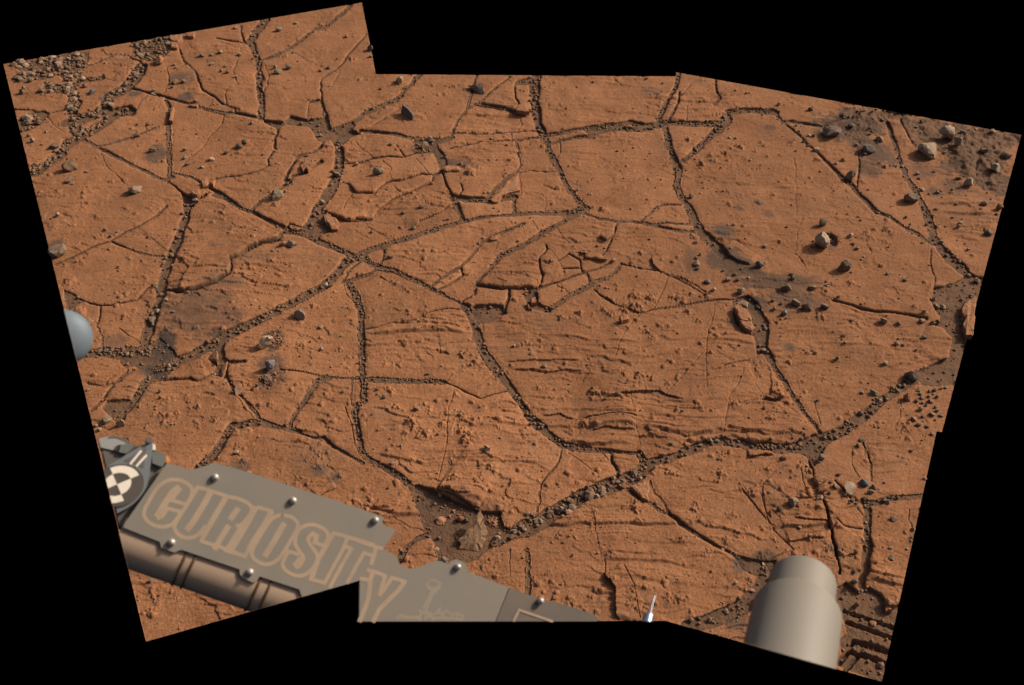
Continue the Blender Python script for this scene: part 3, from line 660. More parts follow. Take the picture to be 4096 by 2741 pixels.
# nodules: knobbly lumps that weather out
NODZ = np.zeros((NR, NC), np.float32)
def lump(c, x, y, r, k=1.0):
    p, ax, ay = blob(c, x, y, r, r)
    rad = max(ax, .004)
    sl = window(np.array([p, p + 1e-4]), rad * 1.6)
    dx = (X[sl] - p[0]); dy = (Y[sl] - p[1])
    ph = rng.uniform(0, 6.28)
    ang_ = np.arctan2(dy, dx)
    rr = np.sqrt(dx * dx + dy * dy) / rad
    lob = 1 + .28 * np.sin(ang_ * 3 + ph) + .16 * np.sin(ang_ * 7 + ph * 2)
    h = np.clip(1 - (rr / lob) ** 2, 0, 1) ** .72
    nz = .78 + .70 * pnoise(X[sl] / rad * 1.35 + ph * 9, Y[sl] / rad * 1.6, 311)
    NODZ[sl] = np.maximum(NODZ[sl], k * .68 * rad * h * np.clip(nz, .05, 1.4))
for c, L in NOD.items():
    for x, y, r in L:
        lump(c, x, y, r * .95, 1.0)
        for _ in range(5):
            a = rng.uniform(0, 6.28); q = rng.uniform(.7, 2.4) * r
            lump(c, x + q * math.cos(a), y + q * math.sin(a) * .6, r * rng.uniform(.18, .45), .9)
# a scatter of small lumps over the slabs, thicker in the rougher patches
cells = np.argwhere((crust > .03) & rock)
for i, j in cells[rng.integers(0, len(cells), 1500)]:
    rad = float(np.clip(rng.lognormal(math.log(.0050), .45), .003, .0095))
    sl = window(np.array([[X[i, j], Y[i, j]], [X[i, j] + 1e-4, Y[i, j]]]), rad * 1.4)
    dx = X[sl] - X[i, j]; dy = Y[sl] - Y[i, j]
    rr = np.sqrt(dx * dx + dy * dy) / rad * (1 + .4 * pnoise(X[sl] / rad, Y[sl] / rad, 351))
    NODZ[sl] = np.maximum(NODZ[sl], .6 * rad * np.clip(1 - rr * rr, 0, 1) ** .7)
Z += NODZ
Z -= GR * (1 + .2 * fine)
Z += np.where(rock, OFF[lab] + TX[lab] * np.clip(X - MX[lab], -.3, .3) + TY[lab] * np.clip(Y - MY[lab], -.3, .3), 0)
# slab rims: slightly worn
cell = np.maximum(PX * 2.8, .0015)
Z -= rock * .0022 * np.exp(-np.maximum(SD, 0) / .004) * (.6 + .8 * np.clip(brk + .4, 0, 1))
# fracture floors: sand with gentle ripples
floor = .006 * undul * .5 - DP * sstep(0, 1, np.clip(-SD / (cell * 1.2), 0, 1)) + .0022 * fbm(X, Y, 40, 3, 321) + .0016 * fine
ripple = full('E', [(1000, 300)])
Z = np.where(rock, Z, floor)
# soft sand
SAND = np.zeros((NR, NC), np.float32); DARK = np.zeros((NR, NC), np.float32)
wob = fbm(X, Y, 14, 4, 401, .6); wob2 = fbm(X, Y, 60, 3, 431, .6)
for c, cx, cy, rx, ry, s, dk in SOFT:
    p, ax, ay = blob(c, cx, cy, rx, ry)
    E = 1.7
    sl = window(np.array([p - [ax * E, ay * E], p + [ax * E, ay * E], p + [-ax * E, ay * E], p + [ax * E, -ay * E], p - [0, ay * E], p + [0, ay * E]]), .05)
    q = np.sqrt(((X[sl] - p[0]) / ax) ** 2 + ((Y[sl] - p[1]) / ay) ** 2) + .75 * wob[sl] + .45 * wob2[sl]
    m = sstep(1.5, .65, q)
    SAND[sl] = np.maximum(SAND[sl], s * m); DARK[sl] = np.maximum(DARK[sl], dk * m)
for P in SANDSHEET:
    gp = on_ground(P)
    sl = window(np.concatenate([gp, gp.mean(0)[None]]), .2)
    s = poly_sd(gp, sl) + .05 * wob[sl] + .02 * wob2[sl]
    m = sstep(.05, -.05, s)
    SAND[sl] = np.maximum(SAND[sl], m)
    rip = np.sin((X[sl] * 6.0 - Y[sl] * 5.0 + 1.4 * wob[sl] + 3 * undul[sl]) * 3.4)
    Z[sl] += m * (.004 + .007 * rip * np.abs(rip) + .0035 * wob[sl])
sandrock = SAND * rock
Z = Z - sandrock * (.0012 * grainy + .5 * LAMH)
# the hole beside the standing rock, and wheel-cleat marks pressed into the sand
p, ax, ay = blob('D', 1135, 1110, 36, 42)
sl = window(np.array([p, p + 1e-4]), .12)
Z[sl] -= .018 * np.clip(1.15 - ((X[sl] - p[0]) / ax) ** 2 - ((Y[sl] - p[1]) / ay) ** 2 + .5 * wob2[sl], 0, 1)
for w, dpt, pts in [(26,.020,[(330,375),(480,425),(620,470),(760,515),(900,560),(1100,630)]), (30,.020,[(370,545),(520,600),(680,655),(820,705),(950,755),(1080,800)]),
               (34,.024,[(470,850),(560,870),(680,890),(820,930),(940,985),(1030,1020)]), (38,.024,[(400,1010),(520,1050),(640,1085),(780,1130),(900,1190),(1000,1235)]),
               (36,.014,[(440,890),(400,980),(330,1090),(240,1210)]), (36,.012,[(520,1120),(440,1200),(380,1290),(320,1350)]), (14,.010,[(640,940),(760,975),(900,1015),(1010,1055)]), (36,.006,[(600,930),(560,1020)])]:
    f = full('W', pts); gp = on_ground(f)
    for i in range(len(gp) - 1):
        h = world_width(f[i], f[i + 1], w) / 2 * .25 / .25 * .5
        sl = window(np.array([gp[i], gp[i + 1]]), h * 3.2)
        d, k, c = seg_dist(sl, gp[i], gp[i + 1])
        cutv = dpt * sstep(1.25, .75, d / h)
        lip = .006 * np.exp(-((d / h - 1.7) / .4) ** 2) * (c > 0)
        # keep the deepest cut where segments meet
        SCR = globals().setdefault('TRK', np.zeros((NR, NC), np.float32))
        SCR[sl] = np.maximum(SCR[sl], cutv)
Z -= TRK
Z = Z.astype(np.float32)
SOIL = np.where(rock, SAND, 1).astype(np.float32)
SOIL = np.maximum(SOIL, 0)
# dust: dark sand also drifts a little over the rims beside the wide fractures
SOIL = np.maximum(SOIL, rock * .55 * sstep(.016, .0, SD - .008 * wob - .004 * wob2) * sstep(.006, .016, DP + .0 * SD))

# ------------------------------------------------------------------ extent of the terrain that the photograph records
OUT = np.array([(8,147),(828,6),(860,170),(1547,175),(1547,165.5),(2337,309),(2155,989),(2143,987),(2018,1560.5),(1523,1421),(822.5,1422),(823,1328),(334,1468.5)]) * 1.74818
def inside(u, v, poly):
    ins = np.zeros(u.shape, bool); n = len(poly)
    for i in range(n):
        a, b = poly[i], poly[(i + 1) % n]
        if a[1] != b[1]:
            ins ^= ((a[1] > v) != (b[1] > v)) & (u < (b[0] - a[0]) * (v - a[1]) / (b[1] - a[1]) + a[0])
    return ins
# rim vertices slide onto the true fracture edge, so that edges run clean instead of stepping with the grid
nb_soil = np.zeros_like(rock); nb_rock = np.zeros_like(rock)
for di in (-1, 0, 1):
    for dj in (-1, 0, 1):
        sh = np.roll(np.roll(rock, di, 0), dj, 1)
        nb_soil |= ~sh; nb_rock |= sh
gi, gj = np.gradient(SD)
ddr = np.gradient(R_)[:, None].astype(np.float32); ddt = (R_ * DA)[:, None].astype(np.float32)
gr_ = gi / ddr; gt_ = gj / ddt
gn = np.sqrt(gr_ ** 2 + gt_ ** 2) + 1e-6
lim = np.maximum(np.abs(ddr), ddt)
mv = np.where(rock & nb_soil, np.clip(SD / gn, 0, 1.1 * lim), np.where(~rock & nb_rock, np.clip(SD / gn + .30 * ddt, -.6 * lim, .45 * lim), 0))
mr = -mv * gr_ / gn; mt_ = -mv * gt_ / gn
sinT = np.sin(TH)[None, :].astype(np.float32); cosT = np.cos(TH)[None, :].astype(np.float32)
X += mr * sinT + mt_ * cosT; Y += mr * cosT - mt_ * sinT
U_, V_ = project(X, Y, Z)
INS = inside(U_, V_, OUT)
X += LIPX; Y += LIPY
rimq = INS[:-1, :-1] | INS[:-1, 1:] | INS[1:, 1:] | INS[1:, :-1]
need = np.zeros_like(INS)
for a_, b_ in ((slice(0, -1), slice(0, -1)), (slice(0, -1), slice(1, None)), (slice(1, None), slice(1, None)), (slice(1, None), slice(0, -1))):
    need[a_, b_] |= rimq
ri, rj = np.nonzero(need & ~INS)
ru, rv = project(X[ri, rj], Y[ri, rj], Z[ri, rj])
bd = np.full(len(ri), 1e9); bu = ru.copy(); bv = rv.copy()
for i in range(len(OUT)):
    a, b = OUT[i], OUT[(i + 1) % len(OUT)]
    d = b - a
    k = np.clip(((ru - a[0]) * d[0] + (rv - a[1]) * d[1]) / (d @ d), 0, 1)
    qu = a[0] + k * d[0]; qv = a[1] + k * d[1]; dd = np.hypot(ru - qu, rv - qv)
    u = dd < bd
    bd = np.where(u, dd, bd); bu = np.where(u, qu, bu); bv = np.where(u, qv, bv)
rd = rays(np.stack([bu, bv], -1)); rt = (Z[ri, rj] - CAM_H) / rd[:, 2]
X[ri, rj] = rd[:, 0] * rt; Y[ri, rj] = rd[:, 1] * rt

# ------------------------------------------------------------------ materials
def nodes(name):
    m = bpy.data.materials.new(name); m.use_nodes = True
    nt = m.node_tree
    return m, nt, nt.nodes['Principled BSDF'], nt.nodes.new, nt.links.new

def ramp(nt, a, b, p0=0., p1=1.):
    r = nt.nodes.new('ShaderNodeValToRGB')
    r.color_ramp.elements[0].color = (*a, 1); r.color_ramp.elements[1].color = (*b, 1)
    r.color_ramp.elements[0].position = p0; r.color_ramp.elements[1].position = p1
    return r

def mixc(nt, fac, a, b, mode='MIX'):
    m = nt.nodes.new('ShaderNodeMix'); m.data_type = 'RGBA'; m.blend_type = mode
    for s, v in ((0, fac), (6, a), (7, b)):
        if hasattr(v, 'links') or hasattr(v, 'is_linked'): nt.links.new(v, m.inputs[s])
        elif isinstance(v, (int, float)): m.inputs[s].default_value = v
        else: m.inputs[s].default_value = (*v, 1)
    return m.outputs[2]

def mathn(nt, op, a, b=None, clamp=False):
    m = nt.nodes.new('ShaderNodeMath'); m.operation = op; m.use_clamp = clamp
    for i, v in enumerate((a, b)):
        if v is None: continue
        if hasattr(v, 'is_linked'): nt.links.new(v, m.inputs[i])
        else: m.inputs[i].default_value = v
    return m.outputs[0]

def noise(nt, scale, detail=4, rough=.6, vec=None):
    n = nt.nodes.new('ShaderNodeTexNoise'); n.inputs['Scale'].default_value = scale
    n.inputs['Detail'].default_value = detail; n.inputs['Roughness'].default_value = rough
    if vec is not None: nt.links.new(vec, n.inputs['Vector'])
    return n.outputs[0]

ROCK_A = (.232, .098, .043); ROCK_B = (.345, .152, .068); ROCK_C = (.298, .132, .060)
SOIL_A = (.092, .052, .030); SOIL_B = (.165, .092, .053)
GREY = (.066, .052, .041)
def terrain_material():
    m, nt, bsdf, N, Lk = nodes('dusty_mudstone')
    geo = N('ShaderNodeNewGeometry'); pos = geo.outputs['Position']
    soil = N('ShaderNodeAttribute'); soil.attribute_name = 'soil'
    dark = N('ShaderNodeAttribute'); dark.attribute_name = 'dark'
    tint = N('ShaderNodeAttribute'); tint.attribute_name = 'tint'
    r1 = ramp(nt, ROCK_A, ROCK_B, .30, .70); Lk(noise(nt, 7, 6, .65, pos), r1.inputs[0])
    f1 = noise(nt, 150, 3, .7, pos)
    c = mixc(nt, mathn(nt, 'MULTIPLY', noise(nt, 2.3, 3, .5, pos), .5), r1.outputs[0], ROCK_C)
    # grain: dark sand grains and pale specks
    g = ramp(nt, (.72, .70, .68), (1.18, 1.18, 1.18), .32, .68); Lk(f1, g.inputs[0])
    c = mixc(nt, 1.0, c, g.outputs[0], 'MULTIPLY')
    g2 = ramp(nt, (.55, .52, .50), (1.0, 1.0, 1.0), .36, .47); Lk(noise(nt, 420, 2, .6, pos), g2.inputs[0])
    c = mixc(nt, .5, c, g2.outputs[0], 'MULTIPLY')
    # broad tonal changes: dustier and barer rock
    gd = ramp(nt, (0, 0, 0), (1, 1, 1), .50, .70); Lk(noise(nt, 4.2, 6, .68, pos), gd.inputs[0])
    c = mixc(nt, mathn(nt, 'MULTIPLY', gd.outputs[0], .42), c, (.200, .105, .055))
    gp = ramp(nt, (0, 0, 0), (1, 1, 1), .56, .72); Lk(noise(nt, 9, 6, .7, pos), gp.inputs[0])
    c = mixc(nt, mathn(nt, 'MULTIPLY', gp.outputs[0], .30), c, (.37, .185, .090))
    gk = ramp(nt, (0, 0, 0), (1, 1, 1), .61, .70); Lk(noise(nt, 26, 5, .72, pos), gk.inputs[0])
    c = mixc(nt, mathn(nt, 'MULTIPLY', gk.outputs[0], .55), c, (.12, .070, .042))
    # thin bedding streaks of slightly different colour
    mp = N('ShaderNodeMapping'); mp.inputs['Scale'].default_value = (6, 42, 1); mp.inputs['Rotation'].default_value = (0, 0, .05); Lk(pos, mp.inputs[0])
    g3 = ramp(nt, (.84, .82, .80), (1.08, 1.06, 1.04), .35, .65); Lk(noise(nt, 1, 4, .6, mp.outputs[0]), g3.inputs[0])
    stk = mathn(nt, 'MULTIPLY', noise(nt, 5, 2, .5, pos), .75)
    c = mixc(nt, stk, c, g3.outputs[0], 'MULTIPLY')
    tv = N('ShaderNodeCombineColor')
    t1 = mathn(nt, 'MULTIPLY_ADD', tint.outputs['Fac'], .06); nt.nodes[-1].inputs[2].default_value = 1.0
    for i in range(3): Lk(t1, tv.inputs[i])
    c = mixc(nt, 1.0, c, tv.outputs[0], 'MULTIPLY')
    # dark grey dust
    dmask = mathn(nt, 'MULTIPLY', dark.outputs['Fac'], mathn(nt, 'MULTIPLY_ADD', noise(nt, 60, 4, .7, pos), 1.6), True)
    nt.nodes[-1].inputs[2].default_value = 0
    for n_ in nt.nodes:
        if n_.type == 'MATH' and n_.operation == 'MULTIPLY_ADD' and not n_.inputs[2].is_linked and n_.inputs[1].default_value == np.float32(1.6): n_.inputs[2].default_value = .12
    c = mixc(nt, mathn(nt, 'MULTIPLY', dmask, .92), c, GREY)
    # sand
    rs = ramp(nt, SOIL_A, SOIL_B, .3, .72); Lk(noise(nt, 240, 3, .75, pos), rs.inputs[0])
    rs2 = ramp(nt, (.80, .78, .78), (1.25, 1.15, 1.05), .3, .7); Lk(noise(nt, 12, 4, .6, pos), rs2.inputs[0])
    sc_ = mixc(nt, 1.0, rs.outputs[0], rs2.outputs[0], 'MULTIPLY')
    sc_ = mixc(nt, mathn(nt, 'MULTIPLY', dmask, .75), sc_, (.042, .034, .030))
    sm = mathn(nt, 'ADD', soil.outputs['Fac'], mathn(nt, 'MULTIPLY', mathn(nt, 'SUBTRACT', f1, .5), .9))
    sm = mathn(nt, 'SMOOTH_MIN', sm, 1.0, True)
    smr = ramp(nt, (0, 0, 0), (1, 1, 1), .30, .62); Lk(sm, smr.inputs[0])
    gate = mathn(nt, 'MULTIPLY', smr.outputs[0], mathn(nt, 'MULTIPLY', soil.outputs['Fac'], 5.0, True))
    c = mixc(nt, gate, c, sc_)
    Lk(c, bsdf.inputs['Base Color'])
    bsdf.inputs['Roughness'].default_value = .95
    bsdf.inputs['Specular IOR Level'].default_value = .12
    b = N('ShaderNodeBump'); b.inputs['Strength'].default_value = .30; b.inputs['Distance'].default_value = .0018
    hsum = mathn(nt, 'ADD', mathn(nt, 'MULTIPLY', noise(nt, 260, 3, .7, pos), .7), mathn(nt, 'MULTIPLY', f1, .8))
    Lk(hsum, b.inputs['Height']); Lk(b.outputs[0], bsdf.inputs['Normal'])
    return m
M_TER = terrain_material()

def stone_material(name, a, b, dust, dustamt):
    m, nt, bsdf, N, Lk = nodes(name)
    tc = N('ShaderNodeTexCoord'); oi = N('ShaderNodeObjectInfo'); geo = N('ShaderNodeNewGeometry')
    r = ramp(nt, a, b, .25, .75); Lk(oi.outputs['Random'], r.inputs[0])
    pos = geo.outputs['Position']
    g = ramp(nt, (.62, .60, .58), (1.25, 1.22, 1.18), .3, .7); Lk(noise(nt, 90, 4, .7, pos), g.inputs[0])
    c = mixc(nt, 1.0, r.outputs[0], g.outputs[0], 'MULTIPLY')
    d = ramp(nt, (0, 0, 0), (1, 1, 1), .48, .66); Lk(noise(nt, 38, 4, .65, pos), d.inputs[0])
    c = mixc(nt, mathn(nt, 'MULTIPLY', d.outputs[0], dustamt), c, dust)
    Lk(c, bsdf.inputs['Base Color'])
    bsdf.inputs['Roughness'].default_value = .9; bsdf.inputs['Specular IOR Level'].default_value = .2
    bp = N('ShaderNodeBump'); bp.inputs['Strength'].default_value = .5; bp.inputs['Distance'].default_value = .003
    Lk(noise(nt, 140, 4, .7, pos), bp.inputs['Height']); Lk(bp.outputs[0], bsdf.inputs['Normal'])
    return m
M_STONE = stone_material('grey_brown_stone', (.14, .098, .064), (.23, .168, .112), (.30, .145, .07), .6)
M_PALE = stone_material('pale_buff_stone', (.27, .20, .13), (.35, .26, .17), (.32, .16, .08), .45)
M_DARK = stone_material('dark_grey_stone', (.095, .074, .056), (.150, .115, .085), (.24, .125, .065), .4)
M_BLUE = stone_material('bluish_grey_stone', (.115, .115, .115), (.155, .150, .145), (.26, .15, .09), .3)
M_RED = stone_material('orange_rock', (.27, .120, .055), (.34, .158, .075), (.24, .12, .062), .4)
M_SLABB = stone_material('brown_slab_rock', (.30, .172, .095), (.32, .184, .102), (.28, .14, .07), .35)
M_PEB = stone_material('gravel_pebbles', (.15, .096, .062), (.30, .205, .137), (.28, .125, .055), .6)
STONE_MATS = {'g': M_STONE, 'p': M_PALE, 'd': M_DARK, 'b': M_BLUE, 'r': M_RED, 'o': M_PEB}

def plain(name, col, rough=.6, metal=0., var=.12, scale=60, bump=0.0, spec=.4):
    m, nt, bsdf, N, Lk = nodes(name)
    geo = N('ShaderNodeTexCoord')
    g = ramp(nt, tuple(x * (1 - var) for x in col), tuple(min(1, x * (1 + var)) for x in col), .3, .7)
    Lk(noise(nt, scale, 5, .65, geo.outputs['Object']), g.inputs[0])
    Lk(g.outputs[0], bsdf.inputs['Base Color'])
    bsdf.inputs['Roughness'].default_value = rough; bsdf.inputs['Metallic'].default_value = metal
    bsdf.inputs['Specular IOR Level'].default_value = spec
    if bump:
        bp = N('ShaderNodeBump'); bp.inputs['Strength'].default_value = bump; bp.inputs['Distance'].default_value = .001
        Lk(noise(nt, scale * 6, 4, .7, geo.outputs['Object']), bp.inputs['Height']); Lk(bp.outputs[0], bsdf.inputs['Normal'])
    return m
def dusty(m, dust, amt, sc_=9):
    nt = m.node_tree; b = nt.nodes['Principled BSDF']; src = b.inputs['Base Color'].links[0].from_socket
    tc = nt.nodes.new('ShaderNodeTexCoord')
    r = ramp(nt, (0, 0, 0), (1, 1, 1), .40, .72); nt.links.new(noise(nt, sc_, 6, .7, tc.outputs['Object']), r.inputs[0])
    nt.links.new(mixc(nt, mathn(nt, 'MULTIPLY', r.outputs[0], amt), src, dust), b.inputs['Base Color'])
    return m
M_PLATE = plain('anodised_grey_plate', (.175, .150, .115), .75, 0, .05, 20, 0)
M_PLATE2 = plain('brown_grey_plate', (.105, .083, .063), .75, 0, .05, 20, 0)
M_LETTER = plain('tan_marking', (.33, .225, .140), .8, 0, .06, 40, 0)
M_FAINT = plain('faint_tan_marking', (.232, .185, .130), .8, 0, .10, 40, 0)
M_TUBE = plain('tan_dusty_tube', (.31, .215, .145), 1.0, 0, .06, 14, 0, .1)
M_BAND = plain('brown_tie_cord', (.10, .048, .022), .8, 0, .1, 60, 0)
M_BLACK = plain('dark_clip', (.03, .022, .017), .7, 0, .2, 60, 0)
M_BOLT = plain('bare_bolt_metal', (.50, .43, .37), .50, .6, .05, 30, 0)
M_FRAME = plain('blue_grey_bracket', (.150, .155, .150), .5, .2, .08, 20, 0)
M_DISC = plain('dark_target_face', (.072, .056, .045), .85, 0, .08, 40, 0)
M_WHITE = plain('white_target_paint', (.70, .60, .47), .8, 0, .06, 40, 0)
M_BODY = plain('dark_brown_housing', (.105, .085, .070), .7, 0, .08, 20, 0)
M_BODY2 = plain('greenish_grey_housing', (.125, .125, .100), .5, .1, .1, 20, 0)
M_ORANGE = plain('orange_cap', (.60, .20, .03), .5, 0, .1, 30, 0)
M_ANT = plain('warm_grey_antenna_paint', (.195, .170, .135), .6, 0, .03, 8, 0)
M_STEEL = plain('polished_steel', (.86, .86, .86), .22, 1.0, .03, 30, 0)
M_COLLAR = plain('blue_steel_collar', (.25, .30, .36), .3, .8, .1, 30, 0)
M_SKYBLUE = plain('pale_blue_grey_cover', (.115, .15, .172), .55, 0, .05, 14, 0)

for m_ in (M_PLATE, M_PLATE2, M_ANT): dusty(m_, (.24, .15, .09), .28)
dusty(M_LETTER, (.17, .145, .11), .4, 30); dusty(M_SKYBLUE, (.24, .19, .15), .35)
# ------------------------------------------------------------------ object helpers
def link(name, me, mat, parent=None, smooth=True):
    if mat is not None and not me.materials: me.materials.append(mat)
    o = bpy.data.objects.new(name, me); COL.objects.link(o)
    if parent is not None:
        o.parent = parent
    return o

def tag(o, label=None, cat=None, group=None, kind=None):
    if label: o['label'] = label
    if cat: o['category'] = cat
    if group: o['group'] = group
    if kind: o['kind'] = kind
    return o

def grid_mesh(name, face_mask, flat=False):
    """mesh of the chosen grid quads; face (i,j) has corners (i,j),(i,j+1),(i+1,j+1),(i+1,j)"""
    fi, fj = np.nonzero(face_mask)
    if len(fi) == 0: return None
    v00 = fi * NC + fj
    q = np.stack([v00, v00 + NC, v00 + NC + 1, v00 + 1], 1)
    used, inv = np.unique(q.ravel(), return_inverse=True)
    co = np.stack([X.ravel()[used], Y.ravel()[used], Z.ravel()[used]], 1).astype(np.float32)
    me = bpy.data.meshes.new(name)
    nf = len(fi)
    me.vertices.add(len(used)); me.vertices.foreach_set('co', co.ravel())
    me.loops.add(nf * 4); me.loops.foreach_set('vertex_index', inv.astype(np.int32))
    me.polygons.add(nf); me.polygons.foreach_set('loop_start', np.arange(0, nf * 4, 4, dtype=np.int32))
    me.polygons.foreach_set('loop_total', np.full(nf, 4, np.int32))
    me.polygons.foreach_set('use_smooth', np.ones(nf, bool))
    me.update(calc_edges=True)
    for nm, arr in (('soil', SOIL), ('dark', DARK), ('tint', TINT[lab])):
        at = me.attributes.new(nm, 'FLOAT', 'POINT')
        at.data.foreach_set('value', arr.ravel()[used].astype(np.float32))
    me.materials.append(M_TER)
    return me

# ------------------------------------------------------------------ ground (fracture floors, sand) and its rock slabs
L4 = np.stack([lab[:-1, :-1], lab[:-1, 1:], lab[1:, 1:], lab[1:, :-1]], 0)
flab = L4.max(0)
fins = rimq
flab = np.where(fins, flab, -1)
ground = link('ground', grid_mesh('ground', flab == 0), M_TER)
tag(ground, 'dark brown sand floor and gravelly fractures between the orange rock slabs', kind='structure')
nslab = 0
for k in ids:
    me_mask = flab == k
    n = int(me_mask.sum())
    if n == 0: continue
    me = grid_mesh('rock_slab', me_mask)
    o = link('rock_slab', me, M_TER, ground)
    nslab += 1
print('slabs', nslab, 'grid', NR, NC, 'faces', int(fins.sum()))

def surf(x, y):
    """height of the built terrain at a point"""
    r = np.hypot(x, y); t = np.arctan2(x, y)
    i = np.clip((np.arctan2(CAM_H, r) - DEP[0]) / (DEP[1] - DEP[0]), 0, NR - 1.001); j = np.clip((t - TH[0]) / DA, 0, NC - 1.001)
    return float(Z[int(round(float(i))), int(round(float(j)))])

def place(u, v):
    """point of the terrain seen at photo point u, v"""
    z = 0.0
    for _ in range(3):
        g = on_ground(np.array([u, v]), z); z = surf(g[0], g[1])
    return g[0], g[1], z

# ------------------------------------------------------------------ stones
def stone_mesh(name, seed, sub=2, ncut=8, rough=.10, stretch=(1, 1, 1), flat=False):
    r = np.random.default_rng(seed)
    bm = bmesh.new()
    bmesh.ops.create_icosphere(bm, subdivisions=sub, radius=1.0)
    P = np.array([v.co[:] for v in bm.verts])
    for _ in range(ncut):
        n = r.normal(size=3); n /= np.linalg.norm(n)
        d = r.uniform(.34, .80)
        k = P @ n
        over = np.clip(k - d, 0, None)
        P = P - over[:, None] * n * .94
    q = P * 1.9 + seed
    nz = pnoise(q[:, 0] + q[:, 2] * .7, q[:, 1] - q[:, 2] * .6, seed % 97) + .5 * pnoise(q[:, 0] * 2.3 + q[:, 2], q[:, 1] * 2.3 + q[:, 2] * 1.7, seed % 89)
    nz = nz + .45 * pnoise(q[:, 0] * 5.1 - q[:, 2] * 3.3, q[:, 1] * 5.3 + q[:, 2] * 2.9, seed % 83) * (sub > 2)
    P = P * (1 + rough * nz[:, None]) * np.array(stretch)
    P[:, 0:2] -= (P[:, 0:2].max(0) + P[:, 0:2].min(0)) / 2
    P[:, 0:2] /= max(np.abs(P[:, 0]).max(), 1e-3)
    for v, c in zip(bm.verts, P): v.co = c
    for f in bm.faces: f.smooth = not flat
    me = bpy.data.meshes.new(name); bm.to_mesh(me); bm.free()
    if not flat:
        try: me.set_sharp_from_angle(angle=math.radians(24))
        except Exception: pass
    return me

def rock_at(name, c, x, y, rx, ry, mat, label, cat='stone', group=None, seed=None, flatten=None, rot=None, sink=.22, mesh=None, ncut=7, rough=.15):
    """a stone whose outline in the photo is about 2*rx by 2*ry crop px, centred on x, y, resting on the terrain"""
    ox, oy, s = CROPS[c]
    u, v = ox + x * s, oy + y * s
    gx, gy, gz = place(u, v + ry * s * .62)
    R = rx * s * px_size(gx, gy)
    dep = math.atan2(CAM_H, math.hypot(gx, gy))
    # apparent height = depth*sin(dep) + height*cos(dep)
    h = ry * s * px_size(gx, gy)
    hz = max(.5 * R, min(1.45 * R, h / (math.sin(dep) * .62 + math.cos(dep) * .72)))
    seed = seed if seed is not None else int(abs(u * 31 + v * 17)) % 99991
    me = mesh if mesh is not None else stone_mesh(name, seed, 3 if rx * s > 14 else 2, ncut=ncut, rough=rough)
    o = link(name, me, mat)
    az = math.atan2(gx, gy)
    o.rotation_euler = (0, 0, -az + (rot or 0))
    o.scale = (R, R * random.uniform(.78, 1.0), hz)
    # sit it on the ground so its base is slightly sunk
    o.location = (gx, gy + .25 * R, gz + hz * (.80 - sink))
    if mesh is None and len(me.materials) == 0: me.materials.append(mat)
    tag(o, label, cat, group)
    return o

